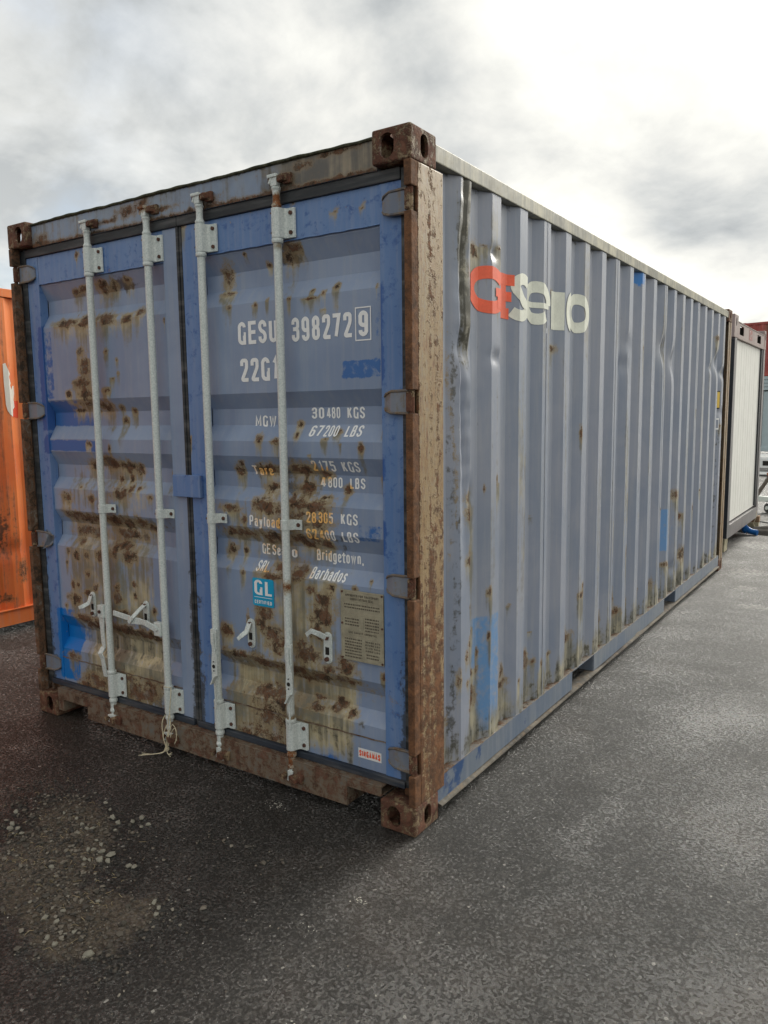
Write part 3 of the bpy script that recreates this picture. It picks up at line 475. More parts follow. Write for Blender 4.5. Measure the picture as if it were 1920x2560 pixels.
# ------------------------------------------------------------------ doors
ZT, ZB = 2.425, .190
zk = [2.30, 2.278, 2.205, 2.135, 2.068, 1.700, 1.636, 1.567, 1.500, 1.436, 1.366, 1.300, 1.243, 1.130, 1.062, .990, .935, .555, .490, .425, .372, .300]
yk = [.062 if c == 'o' else .100 for c in 'ooiiooiiooiiooiiooiioo']
zk_a = np.array(zk[::-1]); yk_a = np.array(yk[::-1])
yprof = lambda z: np.interp(z, zk_a, yk_a)
wobble = lambda x, z: .0012 * np.sin(x * 9 + z * 4) + .001 * np.sin(z * 13 - x * 5)
def door_attrs(o, left):
    v = coords(o); x, z = v[:, 0].astype(float), v[:, 2].astype(float)
    big_ = [(-.77, .36, .20, .10), (-.76, .24, .22, .05), (-.62, .50, .34, .030), (-.60, 1.20, .15, .04), (-1.74, .535, .33, .030), (-1.85, .235, .26, .035), (-1.80, 1.10, .30, .022)]
    ru = np.maximum(blob(x, z, DOOR_RUST), blob(x, z, big_, .5) * .80); dr = drips(x, z, DOOR_RUST, .85)
    if left:
        zone = rect(x, z, -2.19, -1.50, .56, 1.04, .06) * .72
        zone = np.maximum(zone, rect(x, z, -2.08, -1.42, .20, .56, .06) * .85); zone = np.maximum(zone, rect(x, z, -2.15, -1.55, 2.03, 2.11, .02) * .6)
        zone = np.maximum(zone, rect(x, z, -2.15, -1.5, 1.12, 1.36, .05) * .55)
        stn_shade = np.maximum(rect(x, z, -2.1, -1.42, .19, .34, .05) * .55, rect(x, z, -2.05, -1.4, .36, .54, .05) * .3)
        bri = np.maximum(rect(x, z, -2.30, -2.125, .20, .595, .02) * .9, rect(x, z, -2.14, -2.04, .42, .53, .03) * .5)
        fr = blob(x, z, DOOR_BLUE[12:]) * .0
        fr = np.maximum(rect(x, z, -2.29, -2.20, 1.70, 2.06, .01) * .72, rect(x, z, -2.29, -1.93, 1.56, 1.70, .02) * 1.05)
        fr = np.maximum(fr, rect(x, z, -2.29, -1.87, 1.435, 1.50, .015) * 1.05)
    else:
        zone = rect(x, z, -1.04, -.31, .20, .54, .06) * .85
        zone = np.maximum(zone, rect(x, z, -.86, -.38, .56, .98, .07) * .75); zone = np.maximum(zone, rect(x, z, -.97, -.42, .95, 1.25, .06) * .5)
        stn_shade = np.maximum(rect(x, z, -1.0, -.30, .19, .36, .06) * .35, rect(x, z, -1.0, -.45, .49, .58, .03) * .6)
        stn_shade = np.maximum(stn_shade, rect(x, z, -1.0, -.35, 1.06, 1.13, .03) * .5); bri = 0 * x
        fr = np.maximum(rect(x, z, -.205, -.165, 1.75, 2.06, .008) * .65, rect(x, z, -.36, -.165, 1.735, 1.815, .008) * .80)
        fr = np.maximum(fr, rect(x, z, -.30, -.165, 1.10, 1.19, .015) * .7); fr = np.maximum(fr, blob(x, z, DOOR_BLUE[7:9]) * .8)
        fr = np.maximum(fr, rect(x, z, -.19, -.165, 1.36, 1.45, .01) * .75)
    for b in ([(-1.82, 1.100, .36, .026), (-1.80, 1.375, .17, .024), (-1.90, 1.665, .13, .024), (-1.75, .535, .36, .034), (-1.70, .23, .24, .05), (-1.66, 2.235, .10, .03)] if left else
              [(-.70, 1.095, .30, .026), (-.66, 1.375, .20, .028), (-.70, .530, .36, .034), (-.60, 1.30, .10, .03), (-.63, 2.235, .06, .04)]): stn_shade = np.maximum(stn_shade, np.clip(1.1 - .55 * np.sqrt(((x - b[0]) / b[2]) ** 4 + ((z - b[1]) / b[3]) ** 2), 0, 1) * .78)
    zone = np.clip(zone * .92, 0, 1)
    if o.data.materials[0] is not M_frame: zone = np.maximum(zone, np.clip(ru * 1.1, 0, 1) * .6)
    setattrs(o, rust=ru * .98, streak=np.clip(np.maximum(zone, dr), 0, 1), stain=stn_shade, fresh=fr, bright=bri)
def subdivide_z(o, zs=(), xs=()):
    bm = bmesh.new(); bm.from_mesh(o.data)
    for z in zs: bmesh.ops.bisect_plane(bm, geom=bm.verts[:] + bm.edges[:] + bm.faces[:], plane_co=(0, 0, z), plane_no=(0, 0, 1))
    for x in xs: bmesh.ops.bisect_plane(bm, geom=bm.verts[:] + bm.edges[:] + bm.faces[:], plane_co=(x, 0, 0), plane_no=(1, 0, 0))
    bm.to_mesh(o.data); bm.free()
def make_door(x0, x1, left):
    """x0..x1 outer edges of the leaf; panel opening inside the stiles"""
    if left: p0, p1 = -2.272, -1.325
    else: p0, p1 = -1.104, -.166
    LBL = 'left door leaf with a bright blue repair patch low on its hinge side' if left else 'right door leaf with the white numbers and the data plate'
    xs = np.linspace(p0, p1, 80); zs = [zk[-1]]
    for q in zk[::-1][1:]:
        n = max(1, int(math.ceil((q - zs[-1]) / .012))); zs += list(np.linspace(zs[-1], q, n + 1)[1:])
    X, Z = np.meshgrid(xs, np.array(zs), indexing='ij')
    d = grid_obj('door', np.stack([X, yprof(Z) + wobble(X, Z), Z], -1), M_panel, box, True); door_attrs(d, left)
    d['label'] = LBL
    def fr(name, a, b, c, e, y0=.052, y1=.098):
        o = MB().box(a, b, y0, y1, c, e).build(name, M_frame, d, bevel=.0025)
        subdivide_z(o, np.arange(c + .03, e, .04), np.arange(a + .02, b, .03)); door_attrs(o, left)
        v = coords(o); mo = np.zeros(len(v))
        return o
    a = fr('door_stile', x0, p0, ZB, ZT); b = fr('door_stile', p1, x1, ZB, ZT)
    c = fr('door_rail', p0 + .0005, p1 - .0005, 2.287, ZT, .0545); e = fr('door_rail', p0 + .0005, p1 - .0005, ZB, .322, .0565)
    if left: b.data.materials[0] = M_panel
    e.data.materials[0] = M_panel
    for s, side in ((a, -1), (b, 1)):      # black wear along the gasket side
        v = coords(s); ed = x0 if side < 0 else x1
        low = np.clip((1.5 - v[:, 2]) / 1.3, .1, 1)
        setattrs(s, stain=np.clip(1 - abs(v[:, 0] - ed) / .04, 0, 1) * .85 * low)
    for zz_, nm in ((2.2865, 0), (.3225, 0)):     # weld beads where the sheet meets the rails
        pts = [(x, .0545 + .001 * math.sin(x * 90), zz_ + .0008 * math.sin(x * 60)) for x in np.linspace(p0, p1, 70)]
        MB().tube(pts, .0028, 5).build('weld_bead', M_frame if zz_ > 1 else M_sill, d, True)
    return d
doorL = make_door(-2.366, -1.234, True); doorR = make_door(-1.201, -.072, False)
# gaskets
def gasket(name, pts_boxes, mat, par):
    m = MB()
    for b in pts_boxes: m.box(*b)
    o = m.build(name, mat, par, bevel=.004); return o
gasket('gasket', [(-2.405, -2.367, .047, .070, .165, 2.465), (-2.366, -1.222, .043, .075, 2.4255, 2.4675), (-1.2335, -1.218, .046, .075, .165, 2.425)], M_rubber, doorL)
gasket('gasket', [(-.071, -.036, .047, .070, .165, 2.465), (-1.221, -.072, .043, .075, 2.4255, 2.4675), (-1.2175, -1.2015, .050, .075, .165, 2.425)], M_rubber, doorR)
gasket('bottom_gasket', [(-2.366, -1.243, .040, .075, .161, .1895)], M_rubberb, doorL)
gasket('bottom_gasket', [(-1.2175, -.072, .040, .075, .161, .1895)], M_rubberb, doorR)
MB().box(-1.305, -1.128, .030, .0515, 1.246, 1.345).build('lock_plate', M_frame, doorR, bevel=.003)

# hinges: a curved blade on the door, a rusty knuckle in the slot of the post
M_blade = weathered('hinge_blade_paint', (0.15, 0.18, 0.24), (0.22, 0.24, 0.28), fresh=(0.08, 0.17, 0.38), rust=.10, streak=.3, freshb=.05, rough=.42, cream=(.3, .24, .15))
M_rim = weathered('hinge_rim_paint', (0.08, 0.09, 0.11), (0.13, 0.13, 0.14), rust=.32, streak=.3, rough=.55, cream=(.3, .24, .15))
def hinge(side, z, door):
    f = (lambda x: x) if side > 0 else (lambda x: -WD - x)
    n = 9; P = []
    m = MB()
    xs = np.linspace(-.150, -.035, 7)
    top = [z + .018 + .030 * min(1, (k / 2.0) ** .5) for k in range(7)]
    for k in range(6):
        xa, xb = xs[k], xs[k + 1]; ya = .030 - .004 * (k == 0) ; 
        ha, hb = .024 + .016 * min(1, (k / 2) ** .6), .024 + .016 * min(1, ((k + 1) / 2) ** .6)
        y0a = .048 - .016 * min(1, k / 2); y0b = .048 - .016 * min(1, (k + 1) / 2)
        V = [(f(xa), y0a, z - ha), (f(xb), y0b, z - hb), (f(xb), y0b, z + hb), (f(xa), y0a, z + ha), (f(xa), .0518, z - ha), (f(xb), .0518, z - hb), (f(xb), .0518, z + hb), (f(xa), .0518, z + ha)]
        m.add(V, [(0, 1, 2, 3), (4, 7, 6, 5), (0, 4, 5, 1), (3, 2, 6, 7)] + ([(0, 3, 7, 4)] if k == 0 else []) + ([(1, 5, 6, 2)] if k == 5 else []))
    h = m.build('hinge', M_blade, door)
    bm = bmesh.new(); bm.from_mesh(h.data); bmesh.ops.remove_doubles(bm, verts=bm.verts[:], dist=1e-5)
    bmesh.ops.bevel(bm, geom=[e for e in bm.edges if len(e.link_faces) == 2 and e.calc_face_angle(0) > .5], offset=.004, segments=2, affect='EDGES'); bm.to_mesh(h.data); bm.free()
    for sg in (-1, 1):
        MB().tube([(f(-.150), .047, z + sg * .020), (f(-.140), .041, z + sg * .030), (f(-.112), .034, z + sg * .039), (f(-.036), .031, z + sg * .041)], [.003, .0045, .0055, .0055], 7).build('hinge_rim', M_rim, h, True)
    MB().box(f(-.0345), f(-.012), .010, .030, z - .036, z + .036).build('hinge_lug', M_cast, h, bevel=.004)
    MB().tube([(f(-.016), .024, z - .041), (f(-.016), .024, z + .041)], .010, 12).build('hinge_pin', M_cast, h, True)
for z in HZ: hinge(1, z, box); hinge(-1, z, box)

# locking bars
BX = [-1.811, -1.388, -1.051, -.625]; BY = .020; BR = .0168
def locking_bar(i, x, door):
    mt = M_galv
    zs = list(np.linspace(.19, 2.41, 60)); 
    b = MB().tube([(x, BY, z) for z in zs], BR, 18).build('locking_bar', mt, door, True)
    v = coords(b); rb = np.zeros(len(v))
    if i == 3:
        z = v[:, 2]; rb = np.clip(1 - abs(z - .90) / .07, 0, 1) + np.clip(1 - abs(z - .47) / .10, 0, 1) * (v[:, 0] < x + .004) + np.clip((.36 - z) / .03, 0, 1) * .9 + np.clip((z - 2.24) / .02, 0, 1) * .5
    zz0 = v[:, 2]; fit = np.maximum.reduce([np.clip(1 - abs(zz0 - q) / .05, 0, 1) for q in (2.25, 1.12, .35)]) * .30 + .10 * np.sin(zz0 * 11 + i * 2)
    setattrs(b, rust=np.clip(rb, 0, 1), streak=np.clip(np.clip(rb, 0, 1) * .7 + np.clip(fit, 0, 1), 0, 1))
    # bearing brackets: a plate bolted at its right, wrapped round the bar
    for zt, zb, top in ((2.405, 2.292, True), (.318, .200, False)):
        zc = (zt + zb) / 2
        m = MB(); prof = []
        for k in range(13): a = R(180 - 195 * k / 12 + 8); prof.append((x + (BR + .006) * math.cos(a), BY - (BR + .0045) * math.sin(a) if math.sin(a) > -.2 else BY))
        out = [(x - BR - .008, .0515)] + [(x - BR - .0065, BY + .004)] + [(x + (BR + .006) * math.cos(R(a)), BY - (BR + .0045) * math.sin(R(a))) for a in range(180, 20, -15)] + [(x + .026, BY + .014), (x + .034, .042), (x + .066, .042), (x + .070, .0515)]
        m.prism(out, 'xy', zb, zt)
        g = m.build('bar_bracket', mt, b, bevel=.0025)
        for zz_ in (zc - .037, zc + .037):
            MB().tube([(x + .052, .0425, zz_), (x + .052, .036, zz_)], .0085, 6).build('bolt', M_bolt, b)
            MB().tube([(x - .016, .0115, zz_ + .0), (x - .0175, .004, zz_)], .004, 6).build('rivet', M_bolt, b)
        zcol = zb - .010 if top else zt + .010
        MB().lathe(x, BY, [(zcol - .009, BR + .004), (zcol - .006, BR + .006), (zcol + .006, BR + .006), (zcol + .009, BR + .004)], 18).build('collar', mt, b, True)
    # cams
    rusty = (i == 3)
    ct = MB().lathe(x, BY, [(2.405, .0175), (2.412, .020), (2.418, .020), (2.424, .0150), (2.450, .0145), (2.470, .016), (2.478, .020), (2.484, .017)], 14)
    ct.obox((x, BY - .004, 2.502), ((1, 0, 0), (0, 1, 0), (0, 0, 1)), (.030, .026, .036))
    ct.obox((x - .004, BY - .014, 2.522), ((1, .1, .05), (0, 1, 0), (0, 0, 1)), (.044, .018, .013)).obox((x - .016, BY - .012, 2.507), ((.5, 0, 1), (0, 1, 0), (1, 0, -.5)), (.030, .014, .010))
    o = ct.build('cam', M_galv, b, bevel=.0035)
    if rusty or i == 1: v = coords(o); setattrs(o, rust=np.clip((2.478 - v[:, 2]) / .02 if rusty else (v[:, 2] - 2.48) / .02, 0, 1) * .9)
    cbm = MB().lathe(x, BY, [(.190, .0195), (.183, .021), (.174, .021), (.168, .0160), (.140, .0155), (.131, .019), (.124, .0195), (.116, .013), (.104, .0135)], 14)
    if i >= 2: cbm.obox((x, BY - .002, .090), ((1, 0, 0), (0, 1, 0), (0, 0, 1)), (.028, .028, .040)).obox((x + .012, BY - .010, .072), ((1, 0, -.15), (0, 1, 0), (.15, 0, 1)), (.048, .022, .018))
    else: cbm.obox((x, BY - .002, .090), ((1, 0, 0), (0, 1, 0), (0, 0, 1)), (.030, .028, .036)).obox((x + .0, BY - .010, .100), ((1, 0, .1), (0, 1, 0), (-.1, 0, 1)), (.058, .018, .012)).obox((x - .014, BY - .010, .078), ((1, 0, .9), (0, 1, 0), (-.9, 0, 1)), (.034, .018, .013))
    o = cbm.build('cam', M_galv, b, bevel=.0035)
    v = coords(o); setattrs(o, rust=np.clip((v[:, 2] - .112) / .01, 0, 1) * .9 if rusty else 0.0)
    # mid guide
    g = MB()
    out = [(x - BR - .006, .0515), (x - BR - .0045, BY)] + [(x + (BR + .0035) * math.cos(R(a)), BY - (BR + .0035) * math.sin(R(a))) for a in range(170, 20, -15)] + [(x + .024, BY + .014), (x + .030, .046), (x + .062, .046), (x + .064, .0515)]
    g.prism(out, 'xy', 1.140, 1.182).build('bar_guide', mt, b, bevel=.002)
    MB().tube([(x + .048, .0465, 1.161), (x + .048, .040, 1.161)], .0085, 6).build('bolt', M_bolt, b)
    MB().tube([(x - .019, .014, 1.161), (x - .021, .008, 1.161)], .005, 6).build('rivet', M_bolt, b)
    # keepers on header and sill (welded to the frame)
    for zc, up in ((2.510, 1), (.088, -1)):
        yb = .0355 if up > 0 else .0095
        k = MB(); k.obox((x + .034, yb - .020, zc), ((1, -.35, 0), (.35, 1, 0), (0, 0, 1)), (.046, .030, .024)).obox((x + .052, yb - .008, zc + .0 * up), ((1, 0, 0), (0, 1, 0), (0, 0, 1)), (.040, .018, .040))
        k.obox((x - .026, yb - .014, zc - .002), ((1, .2, 0), (-.2, 1, 0), (0, 0, 1)), (.016, .030, .024))
        k.build('cam_keeper', M_cast, box, bevel=.005)
    return b
bars = [locking_bar(i, x, box) for i, x in enumerate(BX)]

def oval(cx, cz, hw, hh): return stadium(cx, cz, hw, hh, 6)
def latch(x, z, door, style):
    b = MB().prism(oval(x, z, .0215, .066), 'xz', .0560, .0618)
    p = b.build('handle_latch', M_galv, door, bevel=.0015)
    m = MB().prism(oval(x, z, .0165, .060), 'xz', .0530, .0558).build('latch_boss', M_galv, p, bevel=.001)
    MB().prism([(x - .009, z - .028), (x + .010, z - .028), (x + .010, z + .004), (x - .009, z + .004)], 'xz', .0515, .0527).build('latch_slot', M_dark, p)
    for zz_ in (z + .044, z - .046): MB().tube([(x, .0525, zz_), (x, .043, zz_)], .0095, 8).build('bolt', M_bolt, p)
    a = (x, .046, z + .046)
    if style == 'open_left':    pts = [a, (x - .004, .034, z + .010), (x - .026, .012, z - .006), (x - .045, .008, z - .012)]
    elif style == 'over':       pts = [a, (x - .002, .020, z + .030), (x - .010, -.016, z - .000), (x - .034, -.020, z - .026)]
    elif style == 'hang':       pts = [a, (x - .006, .034, z + .012), (x - .020, .018, z - .004), (x - .034, .012, z - .018)]
    else:                       pts = [(x, .046, z + .046), (x - .026, .030, z + .062), (x - .058, .024, z + .070), (x - .086, .030, z + .050)]
    m = MB()
    for k, (p0, p1) in enumerate(zip(pts[:-1], pts[1:])):
        p0, p1 = Vector(p0), Vector(p1); ax = (p1 - p0).normalized(); side = ax.cross(Vector((0, 1, 0))).normalized(); up = side.cross(ax)
        m.obox((p0 + p1) / 2, (ax, side, up), ((p1 - p0).length + .010, .024 - .003 * k, .0065))
    m.build('latch_hook', M_galv, p, bevel=.002)
    return p
latch(-1.985, .648, box, 'open_left'); latch(-1.568, .652, box, 'over'); latch(-.872, .660, box, 'hang'); latch(-.448, .662, box, 'flip')

def strip(m, pts, w, t):
    for k, (p0, p1) in enumerate(zip(pts[:-1], pts[1:])):
        p0, p1 = Vector(p0), Vector(p1); ax = (p1 - p0).normalized(); side = ax.cross(Vector((0, 1, 0)))
        side = side.normalized() if side.length > .01 else Vector((1, 0, 0)); up = side.cross(ax)
        ww = w[k] if isinstance(w, (list, tuple)) else w
        m.obox((p0 + p1) / 2, (ax, side, up), ((p1 - p0).length + t * .8, ww, t))
# bar 1: hub to its left, handle hanging down
x = BX[0]
MB().obox((x - .036, .012, .640), ((1, 0, 0), (0, 1, 0), (0, 0, 1)), (.046, .030, .066)).build('handle_hub', M_galv, bars[0], bevel=.005)
MB().tube([(x - .038, -.004, .640), (x - .038, -.010, .640)], .009, 8).build('bolt', M_bolt, bars[0])
m = MB(); prof = [(-.052, .606), (-.014, .606), (-.014, .600), (-.018, .56), (-.020, .53), (-.018, .50), (-.016, .47), (-.018, .452), (-.036, .452), (-.044, .48), (-.046, .52), (-.050, .57)]
m.prism([(x + a - .006, b) for a, b in prof], 'xz', .004, .011)
strip(m, [(x - .040, .007, .452), (x - .042, -.012, .425), (x - .036, -.004, .40), (x - .030, .004, .305)], [.030, .030, .026], .007)
m.build('handle', M_galv, bars[0], bevel=.002)
# bar 2: handle horizontal to the left, held by its latch
x = BX[1]
MB().obox((x - .036, .012, .610), ((1, 0, 0), (0, 1, 0), (0, 0, 1)), (.046, .030, .066)).build('handle_hub', M_galv, bars[1], bevel=.005)
MB().tube([(x - .038, -.004, .612), (x - .038, -.010, .612)], .010, 8).build('bolt', M_galv, bars[1])
m = MB(); strip(m, [(x - .045, -.002, .612), (x - .105, -.008, .632), (x - .15, -.004, .634), (x - .215, -.010, .632), (x - .245, .004, .636), (x - .345, -.006, .650)], [.030, .026, .032, .030, .026], .008)
m.build('handle', M_galv, bars[1], bevel=.0025)
# bars 3 and 4: forked hub in front, handle hanging down
for i in (2, 3):
    x = BX[i] + (.012 if i == 2 else .020); dz = .0
    h = MB().prism(oval(x - .002, .632, .017, .042), 'xz', -.010, -.006).prism(oval(x + .012, .622, .010, .050), 'xz', -.016, -.0105)
    h.obox((x - .004, .000, .650), ((1, 0, 0), (0, 1, 0), (0, 0, 1)), (.026, .022, .034)).build('handle_hub', M_galv, bars[i], bevel=.003)
    m = MB(); prof = [(.000, .655), (.012, .655), (.014, .59), (.030, .545), (.030, .465), (.004, .425), (-.006, .425), (-.004, .47), (-.006, .50), (.002, .58)]
    m.prism([(x + a, b) for a, b in prof], 'xz', -.024, -.018)
    m.prism([(x + .030, .466), (x + .004, .424), (x - .004, .424), (x + .022, .468)], 'xz', -.040, -.0245)
    m.prism([(x - .002, .425), (x + .008, .425), (x + .010, .310), (x + .004, .300)], 'xz', -.018, -.012)
    m.build('handle', M_galv, bars[i], bevel=.0015)
    MB().tube([(x + .011, -.0242, .505), (x + .011, -.0262, .505)], .0085, 12).build('handle_hole', M_dark, bars[i])
    for zz_ in (.527, .485): MB().tube([(x + .011, -.0242, zz_), (x + .011, -.0262, zz_)], .0032, 8).build('handle_hole', M_dark, bars[i])
# ------------------------------------------------------------------ lettering: a condensed stroke alphabet, laid on the steel and folded with it
GL = {  # glyph: width, list of (polyline, corner radius)
 'G': (.44, [([(1, .80), (1, 1), (0, 1), (0, 0), (1, 0)], 1), ([(1, .0), (1, .45), (.86, .45)], .0)]),
 'E': (.42, [([(0, 1), (0, 0), (1, 0)], 0), ([(0, 1), (1, 1)], 0), ([(.0, .52), (.9, .52)], 0)]),
 'S': (.44, [([(1, .74), (1, 1), (0, 1), (0, .56), (1, .46), (1, 0), (0, 0), (0, .26)], 1)]),
 'U': (.44, [([(0, 1), (0, 0), (1, 0), (1, 1)], 1)]),
 '0': (.42, [([(.5, 1), (0, 1), (0, 0), (1, 0), (1, 1), (.5, 1)], 1)]),
 'O': (.44, [([(.5, 1), (0, 1), (0, 0), (1, 0), (1, 1), (.5, 1)], 1)]),
 '1': (.26, [([(.85, 0), (.85, 1), (.1, .80)], 0)]),
 '2': (.42, [([(0, .72), (0, 1), (1, 1), (1, .62), (0, .0), (1, .0)], .55)]),
 '3': (.42, [([(0, .76), (0, 1), (1, 1), (1, .53), (.3, .53)], .9), ([(.3, .53), (1, .53), (1, 0), (0, 0), (0, .25)], .9)]),
 '4': (.44, [([(.78, 0), (.78, 1)], 0), ([(.62, 1), (0, .25), (1.05, .25)], 0)]),
 '5': (.42, [([(.95, 1), (.06, 1), (.02, .54)], 0), ([(.02, .56), (.4, .64), (1, .62), (1, 0), (0, 0), (0, .22)], .8)]),
 '6': (.42, [([(.98, .80), (.98, 1), (0, 1), (0, 0), (1, 0), (1, .57), (.0, .57)], .9)]),
 '7': (.40, [([(0, 1), (1, 1), (.32, 0)], 0)]),
 '8': (.42, [([(.5, .53), (.04, .53), (.04, 1), (.96, 1), (.96, .53), (.5, .53)], .9), ([(.5, .53), (0, .53), (0, 0), (1, 0), (1, .53), (.5, .53)], .9)]),
 '9': (.42, [([(.02, .20), (.02, 0), (1, 0), (1, 1), (0, 1), (0, .43), (1, .43)], .9)]),
 'M': (.52, [([(0, 0), (0, 1), (.5, .25), (1, 1), (1, 0)], 0)]),
 'W': (.60, [([(0, 1), (.24, 0), (.5, .9), (.76, 0), (1, 1)], 0)]),
 'K': (.42, [([(0, 0), (0, 1)], 0), ([(.95, 1), (.15, .45)], 0), ([(.32, .58), (1, 0)], 0)]),
 'L': (.36, [([(0, 1), (0, 0), (1, 0)], 0)]),
 'B': (.42, [([(0, 0), (0, 1), (.9, 1), (.9, .53), (0, .53)], .6), ([(.1, .53), (1, .53), (1, 0), (0, 0)], .6)]),
 'P': (.42, [([(0, 0), (0, 1), (1, 1), (1, .46), (0, .46)], .6)]),
 'R': (.42, [([(0, 0), (0, 1), (1, 1), (1, .5), (0, .5)], .6), ([(.5, .5), (1, 0)], 0)]),
 'T': (.42, [([(0, 1), (1, 1)], 0), ([(.5, .98), (.5, 0)], 0)]),
 'Y': (.44, [([(0, 1), (.5, .45), (.5, 0)], 0), ([(1, 1), (.5, .45)], 0)]),
 'V': (.44, [([(0, 1), (.5, 0), (1, 1)], 0)]),
 'C': (.42, [([(1, .74), (1, 1), (0, 1), (0, 0), (1, 0), (1, .26)], 1)]),
 'D': (.42, [([(0, 0), (0, 1), (1, 1), (1, 0), (0, 0)], .7)]),
 'I': (.05, [([(.5, 0), (.5, 1)], 0)]), 'F': (.36, [([(0, 0), (0, 1), (1, 1)], 0), ([(0, .52), (.85, .52)], 0)]),
 'N': (.44, [([(0, 0), (0, 1), (1, 0), (1, 1)], 0)]), 'A': (.46, [([(0, 0), (.5, 1), (1, 0)], 0), ([(.2, .3), (.8, .3)], 0)]),
 'a': (.36, [([(.05, .58), (.05, .72), (1, .72), (1, 0)], .8), ([(1, .44), (0, .44), (0, 0), (1, 0)], .8)]),
 'r': (.27, [([(0, 0), (0, .72)], 0), ([(0, .45), (.1, .72), (1, .72)], .5)]),
 'e': (.37, [([(0, .38), (1, .38), (1, .72), (0, .72), (0, 0), (1, 0), (1, .16)], .9)]),
 'y': (.36, [([(0, .72), (.5, .02)], 0), ([(1, .72), (.42, -.22), (.05, -.22)], .3)]),
 'l': (.04, [([(.5, 0), (.5, 1)], 0)]), 'i': (.04, [([(.5, 0), (.5, .72)], 0), ([(.5, .86), (.5, 1.0)], 0)]),
 'o': (.37, [([(.5, .72), (0, .72), (0, 0), (1, 0), (1, .72), (.5, .72)], 1)]),
 'd': (.37, [([(1, 0), (1, 1)], 0), ([(1, .72), (0, .72), (0, 0), (1, 0)], .8)]),
 'b': (.37, [([(0, 0), (0, 1)], 0), ([(0, .72), (1, .72), (1, 0), (0, 0)], .8)]),
 'g': (.37, [([(1, .72), (0, .72), (0, .02), (1, .02)], .8), ([(1, .72), (1, -.22), (0, -.22)], .8)]),
 't': (.24, [([(.3, .95), (.3, 0), (1.1, 0)], .5), ([(-.7, .70), (1.5, .70)], 0)]),
 'w': (.50, [([(0, .72), (.24, 0), (.5, .66), (.76, 0), (1, .72)], 0)]),
 'n': (.36, [([(0, 0), (0, .72)], 0), ([(0, .5), (.1, .72), (1, .72), (1, 0)], .8)]),
 's': (.33, [([(1, .56), (1, .72), (0, .72), (0, .40), (1, .32), (1, 0), (0, 0), (0, .16)], .9)]),
 ',': (.06, [([(.5, .10), (.2, -.14)], 0)]), '.': (.06, [([(.5, -.04), (.5, .10)], 0)]),
}
def fillet(pts, r, n=5):
    if r <= 0 or len(pts) < 3: return [Vector(p) for p in pts]
    out = [Vector(pts[0])]
    for i in range(1, len(pts) - 1):
        p, a, b = Vector(pts[i]), Vector(pts[i - 1]), Vector(pts[i + 1])
        la, lb = (a - p).length, (b - p).length; rr = min(r, la * .49 if i > 1 else la * .98, lb * .49 if i < len(pts) - 2 else lb * .98)
        s, e = p + (a - p).normalized() * rr, p + (b - p).normalized() * rr
        for k in range(n + 1):
            t = k / n; out.append(s * (1 - t) ** 2 + p * (2 * t * (1 - t) * .62 + 0) + e * t ** 2 + (s + e) * (.5 * 2 * t * (1 - t) * .38))
    out.append(Vector(pts[-1])); return out
def ribbon(pts, w):
    """quads along a polyline with mitred joints"""
    q = [pts[0]]
    for p in pts[1:]:
        if (p - q[-1]).length > 1e-5: q.append(p)
    L, Rr = [], []
    closed = (q[0] - q[-1]).length < 1e-4
    for i, p in enumerate(q):
        if closed: a, b = q[i - 1] if i > 0 else q[-2], q[i + 1] if i < len(q) - 1 else q[1]
        else: a, b = q[max(i - 1, 0)], q[min(i + 1, len(q) - 1)]
        d1 = (p - a).normalized() if (p - a).length > 1e-9 else (b - p).normalized(); d2 = (b - p).normalized() if (b - p).length > 1e-9 else d1
        n1, n2 = Vector((-d1.y, d1.x)), Vector((-d2.y, d2.x)); mtr = (n1 + n2)
        mtr = mtr.normalized() if mtr.length > .1 else n1
        k = min(1 / max(mtr.dot(n1), .3), 2.2)
        L.append(p + mtr * (w / 2 * k)); Rr.append(p - mtr * (w / 2 * k))
    return L, Rr
def text_polys(s, h, wx=1.0, stroke=.15, gap=.13, slant=0.0, space=.30):
    """returns list of quads (2-D) with layer number; x from 0, z from 0 to h"""
    t = stroke * h; quads = []; cx = 0; lay = 0
    for ch in s:
        if ch == ' ': cx += space * h * wx; continue
        wd, strokes = GL[ch]; wg = wd * h * wx
        for pl, rr in strokes:
            z0 = t / 2; P = [(cx + t / 2 + px * max(wg - t, .0005), z0 + pz * (h - t)) for px, pz in pl]
            if P[0] != P[-1]:
                P = [list(p) for p in P]
                for e_, q_ in ((0, 1), (-1, -2)):
                    if abs(P[e_][1] - P[q_][1]) < 1e-6 and abs(P[e_][0] - P[q_][0]) > t * .3: P[e_][0] += (t / 2) * (1 if P[e_][0] > P[q_][0] else -1)
            pts = fillet(P, rr * max(wg - t, .001) * .5); L, Rr = ribbon(pts, t); lay += 1
            for i in range(len(L) - 1): quads.append(([L[i], L[i + 1], Rr[i + 1], Rr[i]], lay))
        cx += max(wg, t) + gap * h * wx
    return quads, cx - gap * h * wx
